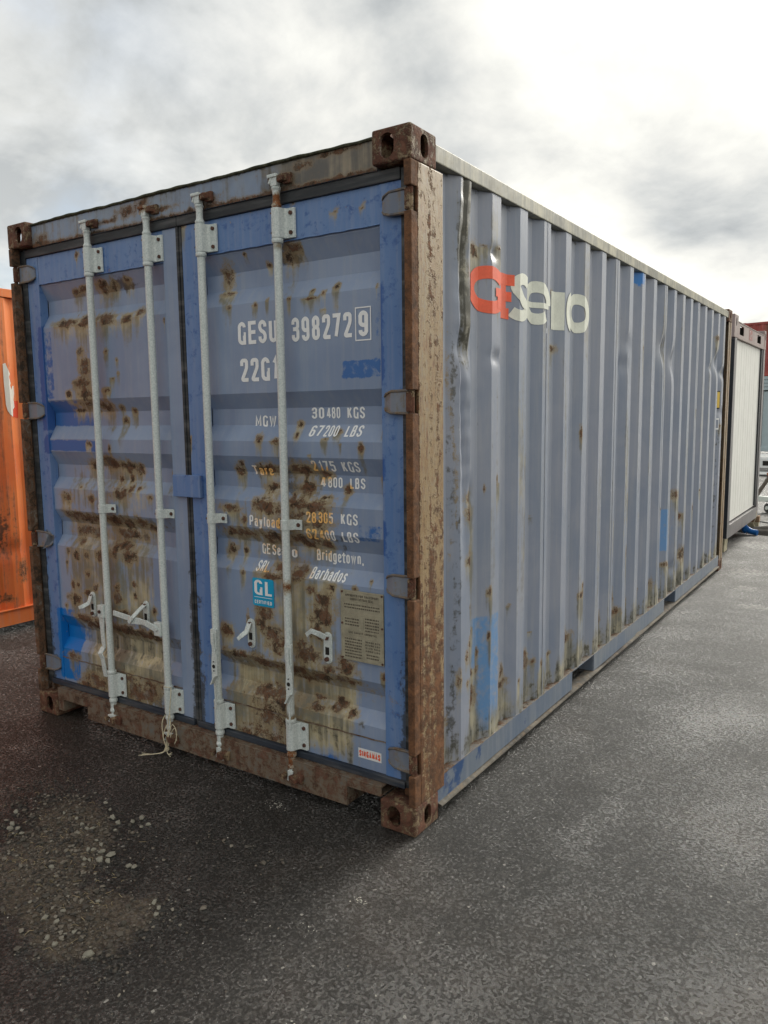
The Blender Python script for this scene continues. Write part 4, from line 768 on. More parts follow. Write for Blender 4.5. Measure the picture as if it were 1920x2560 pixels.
def lay_text(name, s, x0, z0, h, mat, parent, width=None, face='door', lift=.0014, slant=0.0, folds=(), **kw):
    q, wd = text_polys(s, h, **kw)
    kx_ = 1.0 if width is None else width / wd
    bm = bmesh.new()
    for poly, lay in q:
        vs = [bm.verts.new((x0 + (p.x + slant * p.y) * kx_, (lay % 4) * .00012, z0 + p.y)) for p in poly]
        try: bm.faces.new(vs)
        except ValueError: pass
    for f in folds:
        no = (0, 0, 1) if face == 'door' else (1, 0, 0); pc = (0, 0, f) if face == 'door' else (f, 0, 0)
        bmesh.ops.bisect_plane(bm, geom=bm.verts[:] + bm.edges[:] + bm.faces[:], plane_co=pc, plane_no=no)
    me = bpy.data.meshes.new(name); 
    for v in bm.verts:
        a, l, z = v.co
        if face == 'door': v.co = (a, float(yprof(z) + wobble(a, z)) - lift - l, z)
        elif face == 'side': v.co = (float(xprof(a)) + float(dent(np.array([a]), np.array([z]))[0]) + lift + l, a, z)
        else: v.co = (a, face - lift - l, z)
    bm.to_mesh(me); bm.free(); me.materials.append(mat)
    o = bpy.data.objects.new(name, me); COL.objects.link(o); o.parent = parent
    if face == 'door':
        v = coords(o); x, z = v[:, 0].astype(float), v[:, 2].astype(float)
        k = 1.0 if z0 < 1.40 else 0.0
        setattrs(o, streak=np.clip(np.maximum(blob(x, z, DOOR_RUST) * 1.0, drips(x, z, DOOR_RUST, .6)) * k, 0, 1))
    return o
ZF = [z for z in zk if .33 < z < 2.27]
def T(s, x0, x1, z, h, italic=False, stroke=.15): return lay_text('lettering', s, x0, z, h, M_white, doorR, width=x1 - x0, folds=[f for f in ZF if z - .02 < f < z + h + .02], slant=.16 if italic else 0, stroke=stroke)
T('GESU', -.892, -.675, 1.901, .094, stroke=.165); T('398272', -.600, -.303, 1.896, .094, stroke=.165); T('9', -.272, -.228, 1.896, .094, stroke=.165)
m = MB(); a0, a1, c0, c1, tt = -.287, -.214, 1.880, 2.004, .0045
for bb in ((a0, a1, c0, c0 + tt), (a0, a1, c1 - tt, c1), (a0, a0 + tt, c0 + tt, c1 - tt), (a1 - tt, a1, c0 + tt, c1 - tt)):
    m.add([(bb[0], yprof(1.9)+wobble(-.25,1.95)-.0022, bb[2]), (bb[1], yprof(1.9)+wobble(-.25,1.95)-.0022, bb[2]), (bb[1], yprof(1.9)+wobble(-.25,1.95)-.0022, bb[3]), (bb[0], yprof(1.9)+wobble(-.25,1.95)-.0022, bb[3])], [(0, 1, 2, 3)])
m.build('lettering_frame', M_white, doorR)
T('22G1', -.886, -.681, 1.748, .096, stroke=.165)
T('MGW', -.843, -.726, 1.560, .047); T('30', -.537, -.473, 1.591, .045); T('480', -.460, -.393, 1.591, .045); T('KGS', -.358, -.274, 1.590, .045)
T('67', -.540, -.478, 1.520, .044, True); T('200', -.466, -.396, 1.520, .044, True); T('LBS', -.360, -.280, 1.520, .044, True)
T('Tare', -.860, -.748, 1.354, .042, stroke=.15); T('2', -.528, -.504, 1.381, .043); T('175', -.490, -.410, 1.381, .043); T('KGS', -.376, -.290, 1.381, .043)
T('4', -.500, -.474, 1.315, .043); T('800', -.462, -.390, 1.315, .043); T('LBS', -.352, -.278, 1.315, .043)
T('Payload', -.864, -.690, 1.137, .047, stroke=.15); T('28', -.548, -.496, 1.172, .045); T('305', -.484, -.411, 1.174, .045); T('KGS', -.372, -.290, 1.175, .045)
T('62', -.550, -.494, 1.104, .044); T('400', -.482, -.406, 1.104, .044); T('LBS', -.370, -.290, 1.104, .044)
T('GE', -.828, -.782, 1.013, .046); T('SeaC', -.770, -.672, 1.012, .046); T('o', -.660, -.630, 1.012, .046); T('SRL.', -.845, -.768, .940, .045, True)
T('Bridgetown,', -.526, -.293, 1.012, .048, stroke=.145); T('Barbados', -.545, -.365, .940, .045, True, stroke=.145)
# stickers and plate
M_gl = plain('blue_sticker', (0.01, 0.36, 0.62), 0.35, 0, 0.06, 8, 0.0); M_wsti = plain('white_sticker', (0.78, 0.78, 0.76), 0.45, 0, 0.05, 8, 0.0)
def card(name, pts, mat, par, y):
    return MB().add([(a, y, b) for a, b in pts] + [(a, y + .0008, b) for a, b in pts], [tuple(range(len(pts))), tuple(range(len(pts), 2 * len(pts)))] + [(i, (i + 1) % len(pts), len(pts) + (i + 1) % len(pts), len(pts) + i) for i in range(len(pts))]).build(name, mat, par)
gs = card('certification_sticker', [(x, z) for x, z in [(-.852, .911), (-.742, .911), (-.736, .905), (-.736, .795), (-.742, .789), (-.852, .789), (-.858, .795), (-.858, .905)]], M_gl, doorR, .0600)
lay_text('lettering', 'GL', -.847, .838, .066, M_white, doorR, width=.100, face=.0598, lift=.0004, stroke=.15, gap=.14)
lay_text('lettering', 'CERTIFIED', -.847, .799, .016, M_white, doorR, width=.098, face=.0598, lift=.0004, stroke=.17, gap=.16)
card('sticker_line', [(-.848, .827), (-.746, .827), (-.746, .829), (-.848, .829)], M_white, doorR, .0590)
card('maker_sticker', [(-.302, .232), (-.190, .232), (-.190, .272), (-.302, .272)], M_wsti, doorR, .0555)
lay_text('lettering', 'SINGAMAS', -.297, .239, .026, M_red, doorR, width=.102, face=.0553, lift=.0004, stroke=.22, gap=.12)
pm = MB().prism([(-.372, .634), (-.168, .634), (-.168, .918), (-.372, .918)], 'xz', .0500, .0530); plate = pm.build('data_plate', M_plate, box, bevel=.001)
m = MB()
for bb in ((-.372, -.168, .913, .918), (-.372, -.168, .634, .639), (-.372, -.367, .639, .913), (-.173, -.168, .639, .913), (-.362, -.178, .8165, .8185), (-.362, -.178, .8245, .826), (-.362, -.178, .7585, .7605), (-.362, -.178, .7525, .754), (-.265, -.263, .764, .813), (-.320, -.240, .866, .868), (-.320, -.240, .874, .876), (-.335, -.220, .728, .730), (-.335, -.220, .738, .740)):
    m.box(bb[0], bb[1], .0490, .0499, bb[2], bb[3])
m.build('plate_relief', M_plate, plate)
def PT(s, x0, x1, z, h): return lay_text('plate_print', s, x0, z, h, M_platedark, plate, width=x1 - x0, face=.0498, lift=.0003, stroke=.16)
PT('APPROVED FOR TRANSPORT', -.350, -.190, .893, .010); PT('UNDER CUSTOMS SEAL', -.325, -.215, .879, .010)
PT('CSC SAFETY APPROVAL', -.335, -.200, .744, .010)
for k in range(4): PT(['30480 KGS', '67200 LBS', '2175 KGS', '4800 LBS'][k], -.255, -.185, .715 - k * .012, .007)
m = MB(); rr = random.Random(3)      # rows worn past reading
for x0_, x1_, z0_, n_ in ((-.355, -.272, .718, 7), (-.255, -.190, .808, 5), (-.352, -.285, .800, 3), (-.355, -.185, .858, 2), (-.250, -.190, .664, 2)):
    for k in range(n_):
        x_ = x0_
        while x_ < x1_:
            w_ = rr.uniform(.003, .012); m.box(x_, min(x_ + w_, x1_), .0494, .0499, z0_ - k * .012, z0_ - k * .012 + .0055); x_ += w_ + .003
tag(m.build('plate_wear', M_platedark, plate), kind='stuff')
for px, pz in ((-.365, .910), (-.174, .910), (-.366, .641), (-.174, .641), (-.366, .782), (-.174, .782)):
    MB().tube([(px, .0499, pz), (px, .0465, pz)], .0045, 8).build('rivet', M_bolt, plate)

# big faded logo across the corrugations of the side
def S(shape_pts, w, let, lay):
    L, Rr = ribbon([Vector(p) for p in shape_pts], w)
    for i in range(len(L) - 1): logo.setdefault(let, []).append(([L[i], L[i + 1], Rr[i + 1], Rr[i]], lay))
logo = {}
def arc(cx, cz, rx, rz, a0, a1, n=26): return [(cx + rx * math.cos(R(a0 + (a1 - a0) * k / n)), cz + rz * math.sin(R(a0 + (a1 - a0) * k / n))) for k in range(n + 1)]
S(arc(.652, 2.116, .120, .071, 42, 330), .052, 'G', 0); S([(.690, 2.112), (.752, 2.112)], .036, 'G', 2); S([(.728, 2.100), (.728, 2.045)], .046, 'G', 3)
S([(.822, 2.020), (.822, 2.212)], .085, 'E', 2); S([(.8, 2.189), (.912, 2.189)], .048, 'E', 3); S([(.8, 2.117), (.898, 2.117)], .042, 'E', 0); S([(.8, 2.043), (.885, 2.043)], .048, 'E', 1)
S(arc(.975, 2.168, .056, .034, 20, 215) + arc(.950, 2.073, .060, .034, 65, -150), .050, 'S', 0)
S([(1.09, 2.112), (1.275, 2.112)], .026, 'e', 1); S(arc(1.180, 2.122, .092, .075, -4, 312), .052, 'e', 2)
S(arc(1.300, 2.105, .062, .068, -75, 75), .036, 'a', 3); S([(1.45, 2.020), (1.45, 2.208)], .100, 'a', 0)
S(arc(1.600, 2.118, .060, .080, 100, 260), .046, 'C', 1)
S(arc(1.745, 2.130, .088, .075, 0, 360, 36), .055, 'o', 2)
for key in logo:
    mat = M_red if key in 'GE' else M_creamlogo
    bm = bmesh.new()
    for poly, lay in logo[key]:
        vs = [bm.verts.new((p.x, lay * .0002, p.y)) for p in poly]
        try: bm.faces.new(vs)
        except ValueError: pass
    for f in [q for q in ky if .4 < q < 2.1] + list(np.arange(.5, 1.9, .03)): bmesh.ops.bisect_plane(bm, geom=bm.verts[:] + bm.edges[:] + bm.faces[:], plane_co=(f, 0, 0), plane_no=(1, 0, 0))
    for v in bm.verts:
        a, l, z = v.co; v.co = (float(xprof(a)) + float(dent(np.array([a]), np.array([z]))[0]) + .0022 + l, a, z)
    me = bpy.data.meshes.new('side_lettering'); bm.to_mesh(me); bm.free(); me.materials.append(mat)
    o = bpy.data.objects.new('side_lettering', me); COL.objects.link(o); o.parent = box
# small marks near the far end
M_yel = plain('yellow_sticker', (0.80, 0.55, 0.10), 0.5, 0, 0.05, 8, 0)
def scard(name, y0, y1, z0, z1, lift, mat):
    f = lambda y_: float(np.interp(y_, ky, kx)) + lift
    return MB().add([(f(y0), y0, z0), (f(y1), y1, z0), (f(y1), y1, z1), (f(y0), y0, z1), (f(y0) - .001, y0, z0), (f(y1) - .001, y1, z0), (f(y1) - .001, y1, z1), (f(y0) - .001, y0, z1)],
                    [(0, 1, 2, 3), (7, 6, 5, 4), (0, 4, 5, 1), (1, 5, 6, 2), (2, 6, 7, 3), (3, 7, 4, 0)]).build(name, mat, box)
scard('warning_sticker', 5.641, 5.682, 1.63, 1.80, .004, M_dark); scard('warning_sticker', 5.641, 5.677, 1.64, 1.79, .006, M_yel)
scard('size_mark', 5.641, 5.680, 1.43, 1.54, .004, M_white); scard('size_mark', 5.641, 5.672, 1.445, 1.525, .006, M_side)
# ------------------------------------------------------------------ ground
def asphalt():
    m = bpy.data.materials.new('wet_asphalt'); m.use_nodes = True; t = NT(m.node_tree); bs = t.n['Principled BSDF']
    P = t.new('ShaderNodeTexCoord').outputs['Object']
    big = t.noise(P, .5, 4, .55, .5); mid = t.noise(P, 2.4, 5, .6, .4); sm = t.noise(P, 24, 6, .7); gr = t.noise(P, 108, 5, .74); gv = t.voro(P, 105); fine = t.noise(P, 230, 3, .6)
    drag = t.noise(t.scale(P, (1.0, 6, 1), rot=(0, 0, .9)), 1.0, 5, .6)
    c = t.ramp(t.add(t.mul(big, .45), t.add(t.mul(mid, .35), t.mul(drag, .2))), [(.38, (.006, .0054, .0045)), (.50, (.014, .0128, .011)), (.62, (.028, .026, .023))])
    c = t.mix(t.step(gr, .36, .64, 0, 1), t.mix(.55, c, (.002, .0018, .0016)), t.mix(.30, c, (.070, .065, .057)))
    brown = t.mul(t.step(t.noise(P, 1.1, 4, .6), .50, .68), .5)
    c = t.mix(brown, c, (.040, .029, .021))
    cell = t.new('ShaderNodeTexVoronoi'); t.put(cell.inputs['Vector'], P); cell.inputs['Scale'].default_value = 110
    csep = t.new('ShaderNodeSeparateXYZ'); t.l.new(cell.outputs['Color'], csep.inputs[0])
    c = t.mix(t.mul(t.step(csep.outputs[0], .80, .92), .5), c, (.10, .093, .082))
    c = t.mix(t.mul(t.step(csep.outputs[1], .9985, .9996), .8), c, (.42, .40, .36))
    # dirt fan round the gravel, a paler dry stretch further off
    aD = t.attr('dirt'); dm = t.step(t.add(aD, t.mul(t.add(sm, -.5), 1.0)), .38, .62)
    c = t.mix(t.mul(dm, .75), c, t.mix(t.step(t.noise(P, 60, 4), .4, .6), (.085, .064, .045), (.17, .135, .095)))
    aY = t.attr('dry'); dry = t.step(t.add(aY, t.mul(t.add(mid, -.5), .9)), .25, .75)
    c = t.mix(t.mul(dry, .8), c, t.mix(t.step(sm, .35, .65), (.045, .042, .037), (.085, .080, .070)))
    salt = t.mul(t.step(t.add(t.attr('salt'), t.mul(t.add(sm, -.5), .9)), .5, .75), .5)
    c = t.mix(salt, c, (.33, .32, .29))
    t.l.new(c, bs.inputs['Base Color'])
    wet = t.add(t.add(t.mul(mid, .45), t.mul(big, .35)), t.mul(drag, .2))
    wat = t.math('ADD', t.attr('wet'), t.mul(t.add(mid, -.5), .6), clamp=True)
    gm = t.step(t.add(t.add(t.add(t.mul(gr, .70), t.mul(csep.outputs[2], .20)), t.mul(t.add(wet, -.5), .50)), t.add(.02, t.mul(wat, .11))), .41, .67)
    rg = t.step(gm, 0, 1, .50, .14); rg = t.add(rg, t.mul(t.math('MAXIMUM', dm, t.mul(dry, .5)), .35))
    t.l.new(rg, bs.inputs['Roughness']); t.put(bs.inputs['Specular IOR Level'], t.step(gm, 0, 1, .35, 1.0)); t.put(bs.inputs['Coat Weight'], t.mul(gm, .6)); bs.inputs['Coat Roughness'].default_value = .12
    h = t.add(t.mul(gr, 1.0), t.add(t.mul(gv, -.35), t.add(t.mul(fine, .12), t.mul(sm, .5))))
    b1 = t.bump(t.add(t.mul(big, .5), mid), .5, .03)
    nb = t.new('ShaderNodeBump'); t.put(nb.inputs['Height'], h); nb.inputs['Distance'].default_value = .009; t.put(nb.inputs['Strength'], t.add(1.0, t.mul(wat, -.20))); t.l.new(b1, nb.inputs['Normal']); t.l.new(nb.outputs[0], bs.inputs['Normal']); t.l.new(nb.outputs[0], bs.inputs['Coat Normal'])
    return m
M_asph = asphalt()
def axis(lo, hi, near0, near1, step, far):
    a = list(np.arange(near0, near1 + 1e-6, step)); g = step; v = near0
    L = []
    while v > lo: g *= 1.45; v -= g; L.append(v)
    g = step; v = near1; H = []
    while v < hi: g *= 1.45; v += g; H.append(v)
    return np.array(L[::-1] + a + H)
gx = axis(-700, 700, -4.6, 3.2, .07, 0); gy = axis(-700, 700, -2.2, 12.0, .09, 0)
X, Y = np.meshgrid(gx, gy, indexing='ij')
gr_ = grid_obj('ground', np.stack([X, Y, np.zeros_like(X)], -1), M_asph, None, True); tag(gr_, kind='structure')
x, y = X.ravel(), Y.ravel()
ell = lambda cx, cy, a, b, rot=0: np.clip(1.35 - .85 * np.sqrt((((x - cx) * math.cos(rot) + (y - cy) * math.sin(rot)) / a) ** 2 + ((-(x - cx) * math.sin(rot) + (y - cy) * math.cos(rot)) / b) ** 2), 0, 1)
dirt = np.maximum.reduce([ell(-1.15, -.68, .34, .16, -.45), ell(-.95, -.95, .42, .15, -.35), ell(-.60, -.95, .20, .12, -.3), ell(-.55, -.82, .12, .06), ell(-.60, -1.08, .15, .08)]) * .78
wetp = np.maximum.reduce([ell(1.05, .75, .30, .60, -.2), ell(1.15, -.35, .35, .45), ell(.75, 1.8, .25, .4), ell(.55, .5, .10, .3), ell(1.6, 2.6, .4, .8), ell(.45, -.75, .2, .25)]) * .8
setattrs(gr_, wet=wetp, dirt=dirt, dry=np.clip((y - 3.3) / 3.5, 0, .75) * (x > -.2) + np.clip(.2 - abs(x + 4.0) * .1, 0, 1) * 0,
         salt=np.maximum.reduce([ell(.28, 6.0, .35, .35), ell(.55, 4.5, .30, .22), ell(.15, 7.8, .6, .6), ell(1.0, 3.6, .25, .2), ell(.35, 5.2, .2, .25)]) * .62)

# gravel and grit lying on it
M_grav = bpy.data.materials.new('gravel'); M_grav.use_nodes = True; t = NT(M_grav.node_tree); bs = t.n['Principled BSDF']
gi = t.new('ShaderNodeNewGeometry').outputs['Random Per Island']; P = t.new('ShaderNodeTexCoord').outputs['Object']
t.l.new(t.mix(t.mul(t.noise(P, 80, 4), .5), t.ramp(gi, [(0, (.022, .021, .019)), (.35, (.065, .057, .047)), (.75, (.15, .125, .095)), (1.0, (.29, .26, .21))]), (.05, .04, .03)), bs.inputs['Base Color']); bs.inputs['Roughness'].default_value = .65
def ico(rad, c, rnd, sq=.6):
    g = (1 + 5 ** .5) / 2
    V = np.array([(-1, g, 0), (1, g, 0), (-1, -g, 0), (1, -g, 0), (0, -1, g), (0, 1, g), (0, -1, -g), (0, 1, -g), (g, 0, -1), (g, 0, 1), (-g, 0, -1), (-g, 0, 1)]) / 1.9
    V = V * rnd.uniform(.62, 1.3, (12, 1)) * np.array([rnd.uniform(.8, 1.35), rnd.uniform(.7, 1.0), sq * rnd.uniform(.8, 1.2)]) * rad
    a = rnd.uniform(0, 6.28); ca, sa = math.cos(a), math.sin(a); V = V @ np.array([[ca, sa, 0], [-sa, ca, 0], [0, 0, 1]])
    return V + np.array(c)
ICF = [(0, 11, 5), (0, 5, 1), (0, 1, 7), (0, 7, 10), (0, 10, 11), (1, 5, 9), (5, 11, 4), (11, 10, 2), (10, 7, 6), (7, 1, 8), (3, 9, 4), (3, 4, 2), (3, 2, 6), (3, 6, 8), (3, 8, 9), (4, 9, 5), (2, 4, 11), (6, 2, 10), (8, 6, 7), (9, 8, 1)]
clusters = [(-1.15, -.68, .24, .085, -.45, 1100), (-1.0, -.93, .30, .09, -.3, 1100), (-.75, -.97, .22, .07, -.3, 500), (-.48, -.82, .07, .035, 0, 90), (-.62, -1.06, .09, .05, 0, 120), (-.75, -.5, .22, .09, .3, 110), (-1.45, -.66, .2, .1, 0, 90), (-.4, -.5, .4, .25, 0, 60)]
mb = MB()
for cx_, cy_, a, b, rot, n in clusters:
    for k in range(n):
        u, v = rng.normal(0, a), rng.normal(0, b); px = cx_ + u * math.cos(rot) - v * math.sin(rot); py = cy_ + u * math.sin(rot) + v * math.cos(rot)
        rad = float(np.clip(rng.lognormal(-5.5, .45), .0018, .012)); mb.add(ico(rad, (px, py, rad * .35), rng), ICF)
tag(mb.build('gravel', M_grav, None, False), kind='stuff')
M_grit = plain('pale_grit', (.50, .48, .42), .8, 0, .3, 60, .2)
mb = MB()
for k in range(110):
    px, py = rng.uniform(-2.8, 1.6), rng.uniform(-1.7, 1.0)
    if k < 40: px, py = rng.normal(-.1, .5), rng.normal(-.8, .35)
    if px < 0.02 and py > -.03: continue
    rad = float(rng.uniform(.0012, .0034)); mb.add(ico(rad, (px, py, rad * .4), rng, .4), ICF)
for cx_, cy_, n, s_ in ((-.62, -.09, 40, .020), (.04, -.42, 26, .008), (-.02, -.62, 8, .01), (.20, -.95, 8, .01)):
    for k in range(n): rad = float(rng.uniform(.001, .0035)); mb.add(ico(rad, (cx_ + rng.normal(0, s_ * 1.6), cy_ + rng.normal(0, s_ * .7), rad * .4), rng, .4), ICF)
tag(mb.build('grit', M_grit, None), kind='stuff')
M_straw = plain('straw', (.42, .33, .18), .8, 0, .3, 30, 0)
mb = MB()
for k in range(110):
    u, v = rng.normal(0, .30), rng.normal(0, .11); px, py = -1.05 + u * .93 + v * .3, -.82 - u * .33 + v
    a = rng.uniform(0, 6.28); L = rng.uniform(.008, .035); c = .003
    mb.tube([(px, py, c), (px + math.cos(a) * L * .5, py + math.sin(a) * L * .5, c + .002 + rng.uniform(0, .004)), (px + math.cos(a + .4) * L, py + math.sin(a + .4) * L, c)], .0006, 3)
tag(mb.build('straw', M_straw, None), kind='stuff')
M_stone = plain('pale_stone', (.26, .24, .185), .75, 0, .3, 45, .5, c2=(.36, .34, .28)); M_stoned = plain('dark_stone', (.075, .068, .058), .8, 0, .4, 60, .6, c2=(.14, .125, .10))
SD = random.Random(5)
def stone_mesh(rad, mat, seed):
    r2 = np.random.default_rng(seed); m = MB(); m.add(ico(rad, (0, 0, 0), r2, .62), ICF)
    o = m.build('stone', mat, None, bevel=rad * .05, seg=1); COL.objects.unlink(o); return o.data
pale_m = [stone_mesh(1.0, M_stone, 100 + k) for k in range(7)]; dark_m = [stone_mesh(1.0, M_stoned, 200 + k) for k in range(4)]
for k, (px, py) in enumerate(PEBBLES):
    dark = k >= 46
    o = bpy.data.objects.new('stone', (dark_m[k % 4] if dark else pale_m[k % 7])); COL.objects.link(o)
    rad = SD.uniform(.0085, .0135) if not dark else SD.uniform(.010, .015)
    if k in (24, 25, 28, 13, 44, 30): rad *= 1.25
    o.scale = (rad, rad, rad); o.location = (px, py, rad * .40); o.rotation_euler = (SD.uniform(-.3, .3), SD.uniform(-.3, .3), SD.uniform(0, 6.28))
    if dark: tag(o, 'dark brown stone among the scattered gravel on the wet asphalt', 'stone', 'dark stones in the gravel patch')
    else: tag(o, 'pale grey stone lying in the gravel patch on the wet asphalt', 'stone', 'pale stones in the gravel patch')

# ------------------------------------------------------------------ twine round the second bar
tw = MB(); rr = random.Random(11); X0 = BX[1]
def strand(pts, r=.0022, n=14):
    P_ = [Vector(p) for p in pts]; out = []
    for i in range(len(P_) - 1):
        p0, p1, p2, p3 = P_[max(i - 1, 0)], P_[i], P_[i + 1], P_[min(i + 2, len(P_) - 1)]
        for k in range(n // 2):
            q = k / (n // 2); out.append(.5 * ((2 * p1) + (-p0 + p2) * q + (2 * p0 - 5 * p1 + 4 * p2 - p3) * q * q + (-p0 + 3 * p1 - 3 * p2 + p3) * q ** 3))
    out.append(P_[-1]); tw.tube(out, r, 6)
K = (X0 + .012, -.020, .035)
strand([(X0 + .030, .010, .335), (X0 + .042, -.004, .300), (X0 + .036, -.010, .22), (X0 + .040, -.012, .16), (X0 + .022, -.016, .09), K])
strand([(X0 + .030, .010, .335), (X0 + .012, -.004, .338), (X0 - .014, .004, .332), (X0 - .024, .022, .320)])
strand([(X0 - .022, .012, .190), (X0 - .024, -.008, .155), (X0 - .014, -.014, .09), (X0 + .002, -.018, .06), K])
strand([(X0 + .018, -.003, .200), (X0 + .024, -.016, .12), (X0 + .016, -.02, .07), K]); strand([(X0 + .004, -.004, .150), (X0 - .008, -.018, .10), (X0 + .008, -.022, .06), K])
strand([K, (X0 + .030, -.018, .07), (X0 + .050, -.014, .130), (X0 + .075, -.014, .150), (X0 + .082, -.016, .110), (X0 + .070, -.018, .075)], .002)
strand([(X0 + .030, -.02, .10), (X0 + .055, -.016, .165), (X0 + .078, -.012, .14), (X0 + .080, -.014, .09)], .0018)
for k in range(3): strand([(X0 + .003, -.027 + .004 * k, .030 + .006 * k), (X0 + .022, -.028, .032 + .006 * k), (X0 + .024, -.014, .036 + .004 * k), (X0 + .002, -.012, .034 + .005 * k), (X0 + .003, -.027 + .004 * k, .030 + .006 * k)], .0018)
for k in range(9):
    e = (X0 - .085 + rr.uniform(-.018, .012), -.085 + rr.uniform(-.012, .012), .006 + rr.uniform(0, .005))
    strand([K, (X0 - .004 + rr.uniform(-.004, .004), -.034, .020), (X0 - .040, -.058, .011 + rr.uniform(0, .004)), e], .0011)
for k in range(3): strand([K, (X0 + .030, -.026, .018), (X0 + .042 + .006 * k, -.022, .006 + .012 * k)], .0016)
tag(tw.build('twine', M_twine, None, True), 'frayed cream twine knotted round the foot of the second locking bar', 'twine')

# ------------------------------------------------------------------ orange container on the left
M_or = weathered('orange_paint', (0.82, 0.185, 0.050), (0.88, 0.25, 0.070), rust=-.16, speck=.25, streak=.05, rough=.45, cream=(.55, .22, .08), ramp=[(.3, (.05, .025, .015)), (.5, (.12, .05, .025)), (.65, (.25, .09, .03)), (.8, (.35, .14, .05))])
M_orw = plain('peeled_white', (.78, .76, .68), .5, 0, .05, 6, .05); M_orr = plain('red_stripe', (.75, .07, .02), .5, 0, .08, 6, .05)
oc = tag(empty('shipping_container', (-4.12, 1.2, 0)), 'orange shipping container with peeling white lettering, behind the left edge of the blue one', 'shipping container', None)
def co_y(n0, n1): 
    ky2, kx2 = [n0], [-.045]; y_ = n0 + .06
    while y_ < n1 - .3: ky2 += [y_, y_ + .068, y_ + .14, y_ + .208]; kx2 += [-.045, -.010, -.010, -.045]; y_ += .278
    return np.array(ky2 + [n1]), np.array(kx2 + [-.045])
oy, ox = co_y(-3.5, 2.2); ox_at = lambda v_: np.interp(v_, oy, ox)
for (a, b) in ((-3.5, -1.0), (-1.0, 2.2)):
    ys_ = np.array(sorted(set([q for q in oy if a < q < b] + [a, b] + list(np.arange(a, b, .05))))); zs_ = np.linspace(.165, 2.50, 90); Y, Z = np.meshgrid(ys_, zs_, indexing='ij')
    dd = -.03 * np.exp(-((Y + .40) / .15) ** 2 - ((Z - .62) / .06) ** 2)
    o = grid_obj('wall_panel', np.stack([np.interp(Y, oy, ox) + dd, Y, Z], -1), M_or, oc, True)
    yv, zv = Y.ravel() + 1.2, Z.ravel()
    setattrs(o, rust=blob(yv, zv, [(.93, .72, .02, .10), (.98, .46, .04, .10), (.84, .24, .04, .03), (.70, 1.1, .02, .04), (.72, .30, .05, .03)]) * .95, stain=blob(yv, zv, [(.80, .80, .10, .14), (.83, .26, .06, .04)]) * .6 + np.clip((.3 - zv), 0, 1) * .8, streak=np.clip(np.sin(yv * 9) * .2 + .1, 0, 1))
MB().box(-.060, -.004, -3.34, 2.04, 2.505, 2.566).build('top_side_rail', M_or, oc, bevel=.004)
MB().box(-.045, -.004, -3.34, 2.04, .045, .160).box(-.045, .004, -3.34, 2.04, .161, .167).build('bottom_side_rail', M_or, oc)
for yy_ in (-3.5, 2.04):
    MB().box(-.14, 0, yy_, yy_ + .16, 0, .118).build('corner_casting', M_or, oc, bevel=.008); MB().box(-.14, 0, yy_, yy_ + .16, 2.473, 2.591).build('corner_casting', M_or, oc, bevel=.008)
    MB().box(-.12, -.004, yy_ + .003, yy_ + .157, .118, 2.473).build('corner_post', M_or, oc, bevel=.006)
MB().box(-2.43, -.06, -3.45, 2.15, 2.54, 2.565).build('roof', M_or, oc); MB().box(-2.438, -2.40, -3.45, 2.15, .1, 2.54).build('wall_panel', M_or, oc)
MB().box(-2.40, -.06, 2.12, 2.15, .1, 2.54).build('end_wall', M_or, oc); MB().box(-2.40, -.06, -3.49, -3.46, .1, 2.54).build('door', M_or, oc); MB().box(-2.40, -.06, -3.45, 2.1, .10, .12).build('floor', M_dark, oc)
def orpoly(name, pts, mat, lift):
    bm = bmesh.new(); bm.faces.new([bm.verts.new((p[0], 0, p[1])) for p in pts])
    for f in list(oy) + list(np.arange(-1, 1, .04)): bmesh.ops.bisect_plane(bm, geom=bm.verts[:] + bm.edges[:] + bm.faces[:], plane_co=(f, 0, 0), plane_no=(1, 0, 0))
    for v in bm.verts: a, _, z = v.co; v.co = (float(ox_at(a)) + lift, a, z)
    me = bpy.data.meshes.new(name); bm.to_mesh(me); bm.free(); me.materials.append(mat); o = bpy.data.objects.new(name, me); COL.objects.link(o); o.parent = oc
orpoly('lettering', [(-0.282, 2.016), (-0.261, 2.025), (-0.244, 1.979), (-0.226, 1.946), (-0.239, 1.924), (-0.225, 1.877), (-0.233, 1.86), (-0.221, 1.828), (-0.21, 1.858), (-0.194, 1.859), (-0.194, 1.8), (-0.207, 1.751), (-0.203, 1.744), (-0.201, 1.698), (-0.22, 1.681), (-0.224, 1.626), (-0.249, 1.643), (-0.269, 1.672), (-0.279, 1.718), (-0.28, 1.777), (-0.283, 1.884)], M_orw, .0025)
orpoly('red_mark', [(-0.224, 1.626), (-0.218, 1.68), (-0.199, 1.697), (-0.202, 1.745), (-0.161, 1.746), (-0.168, 1.617)], M_orr, .0020)
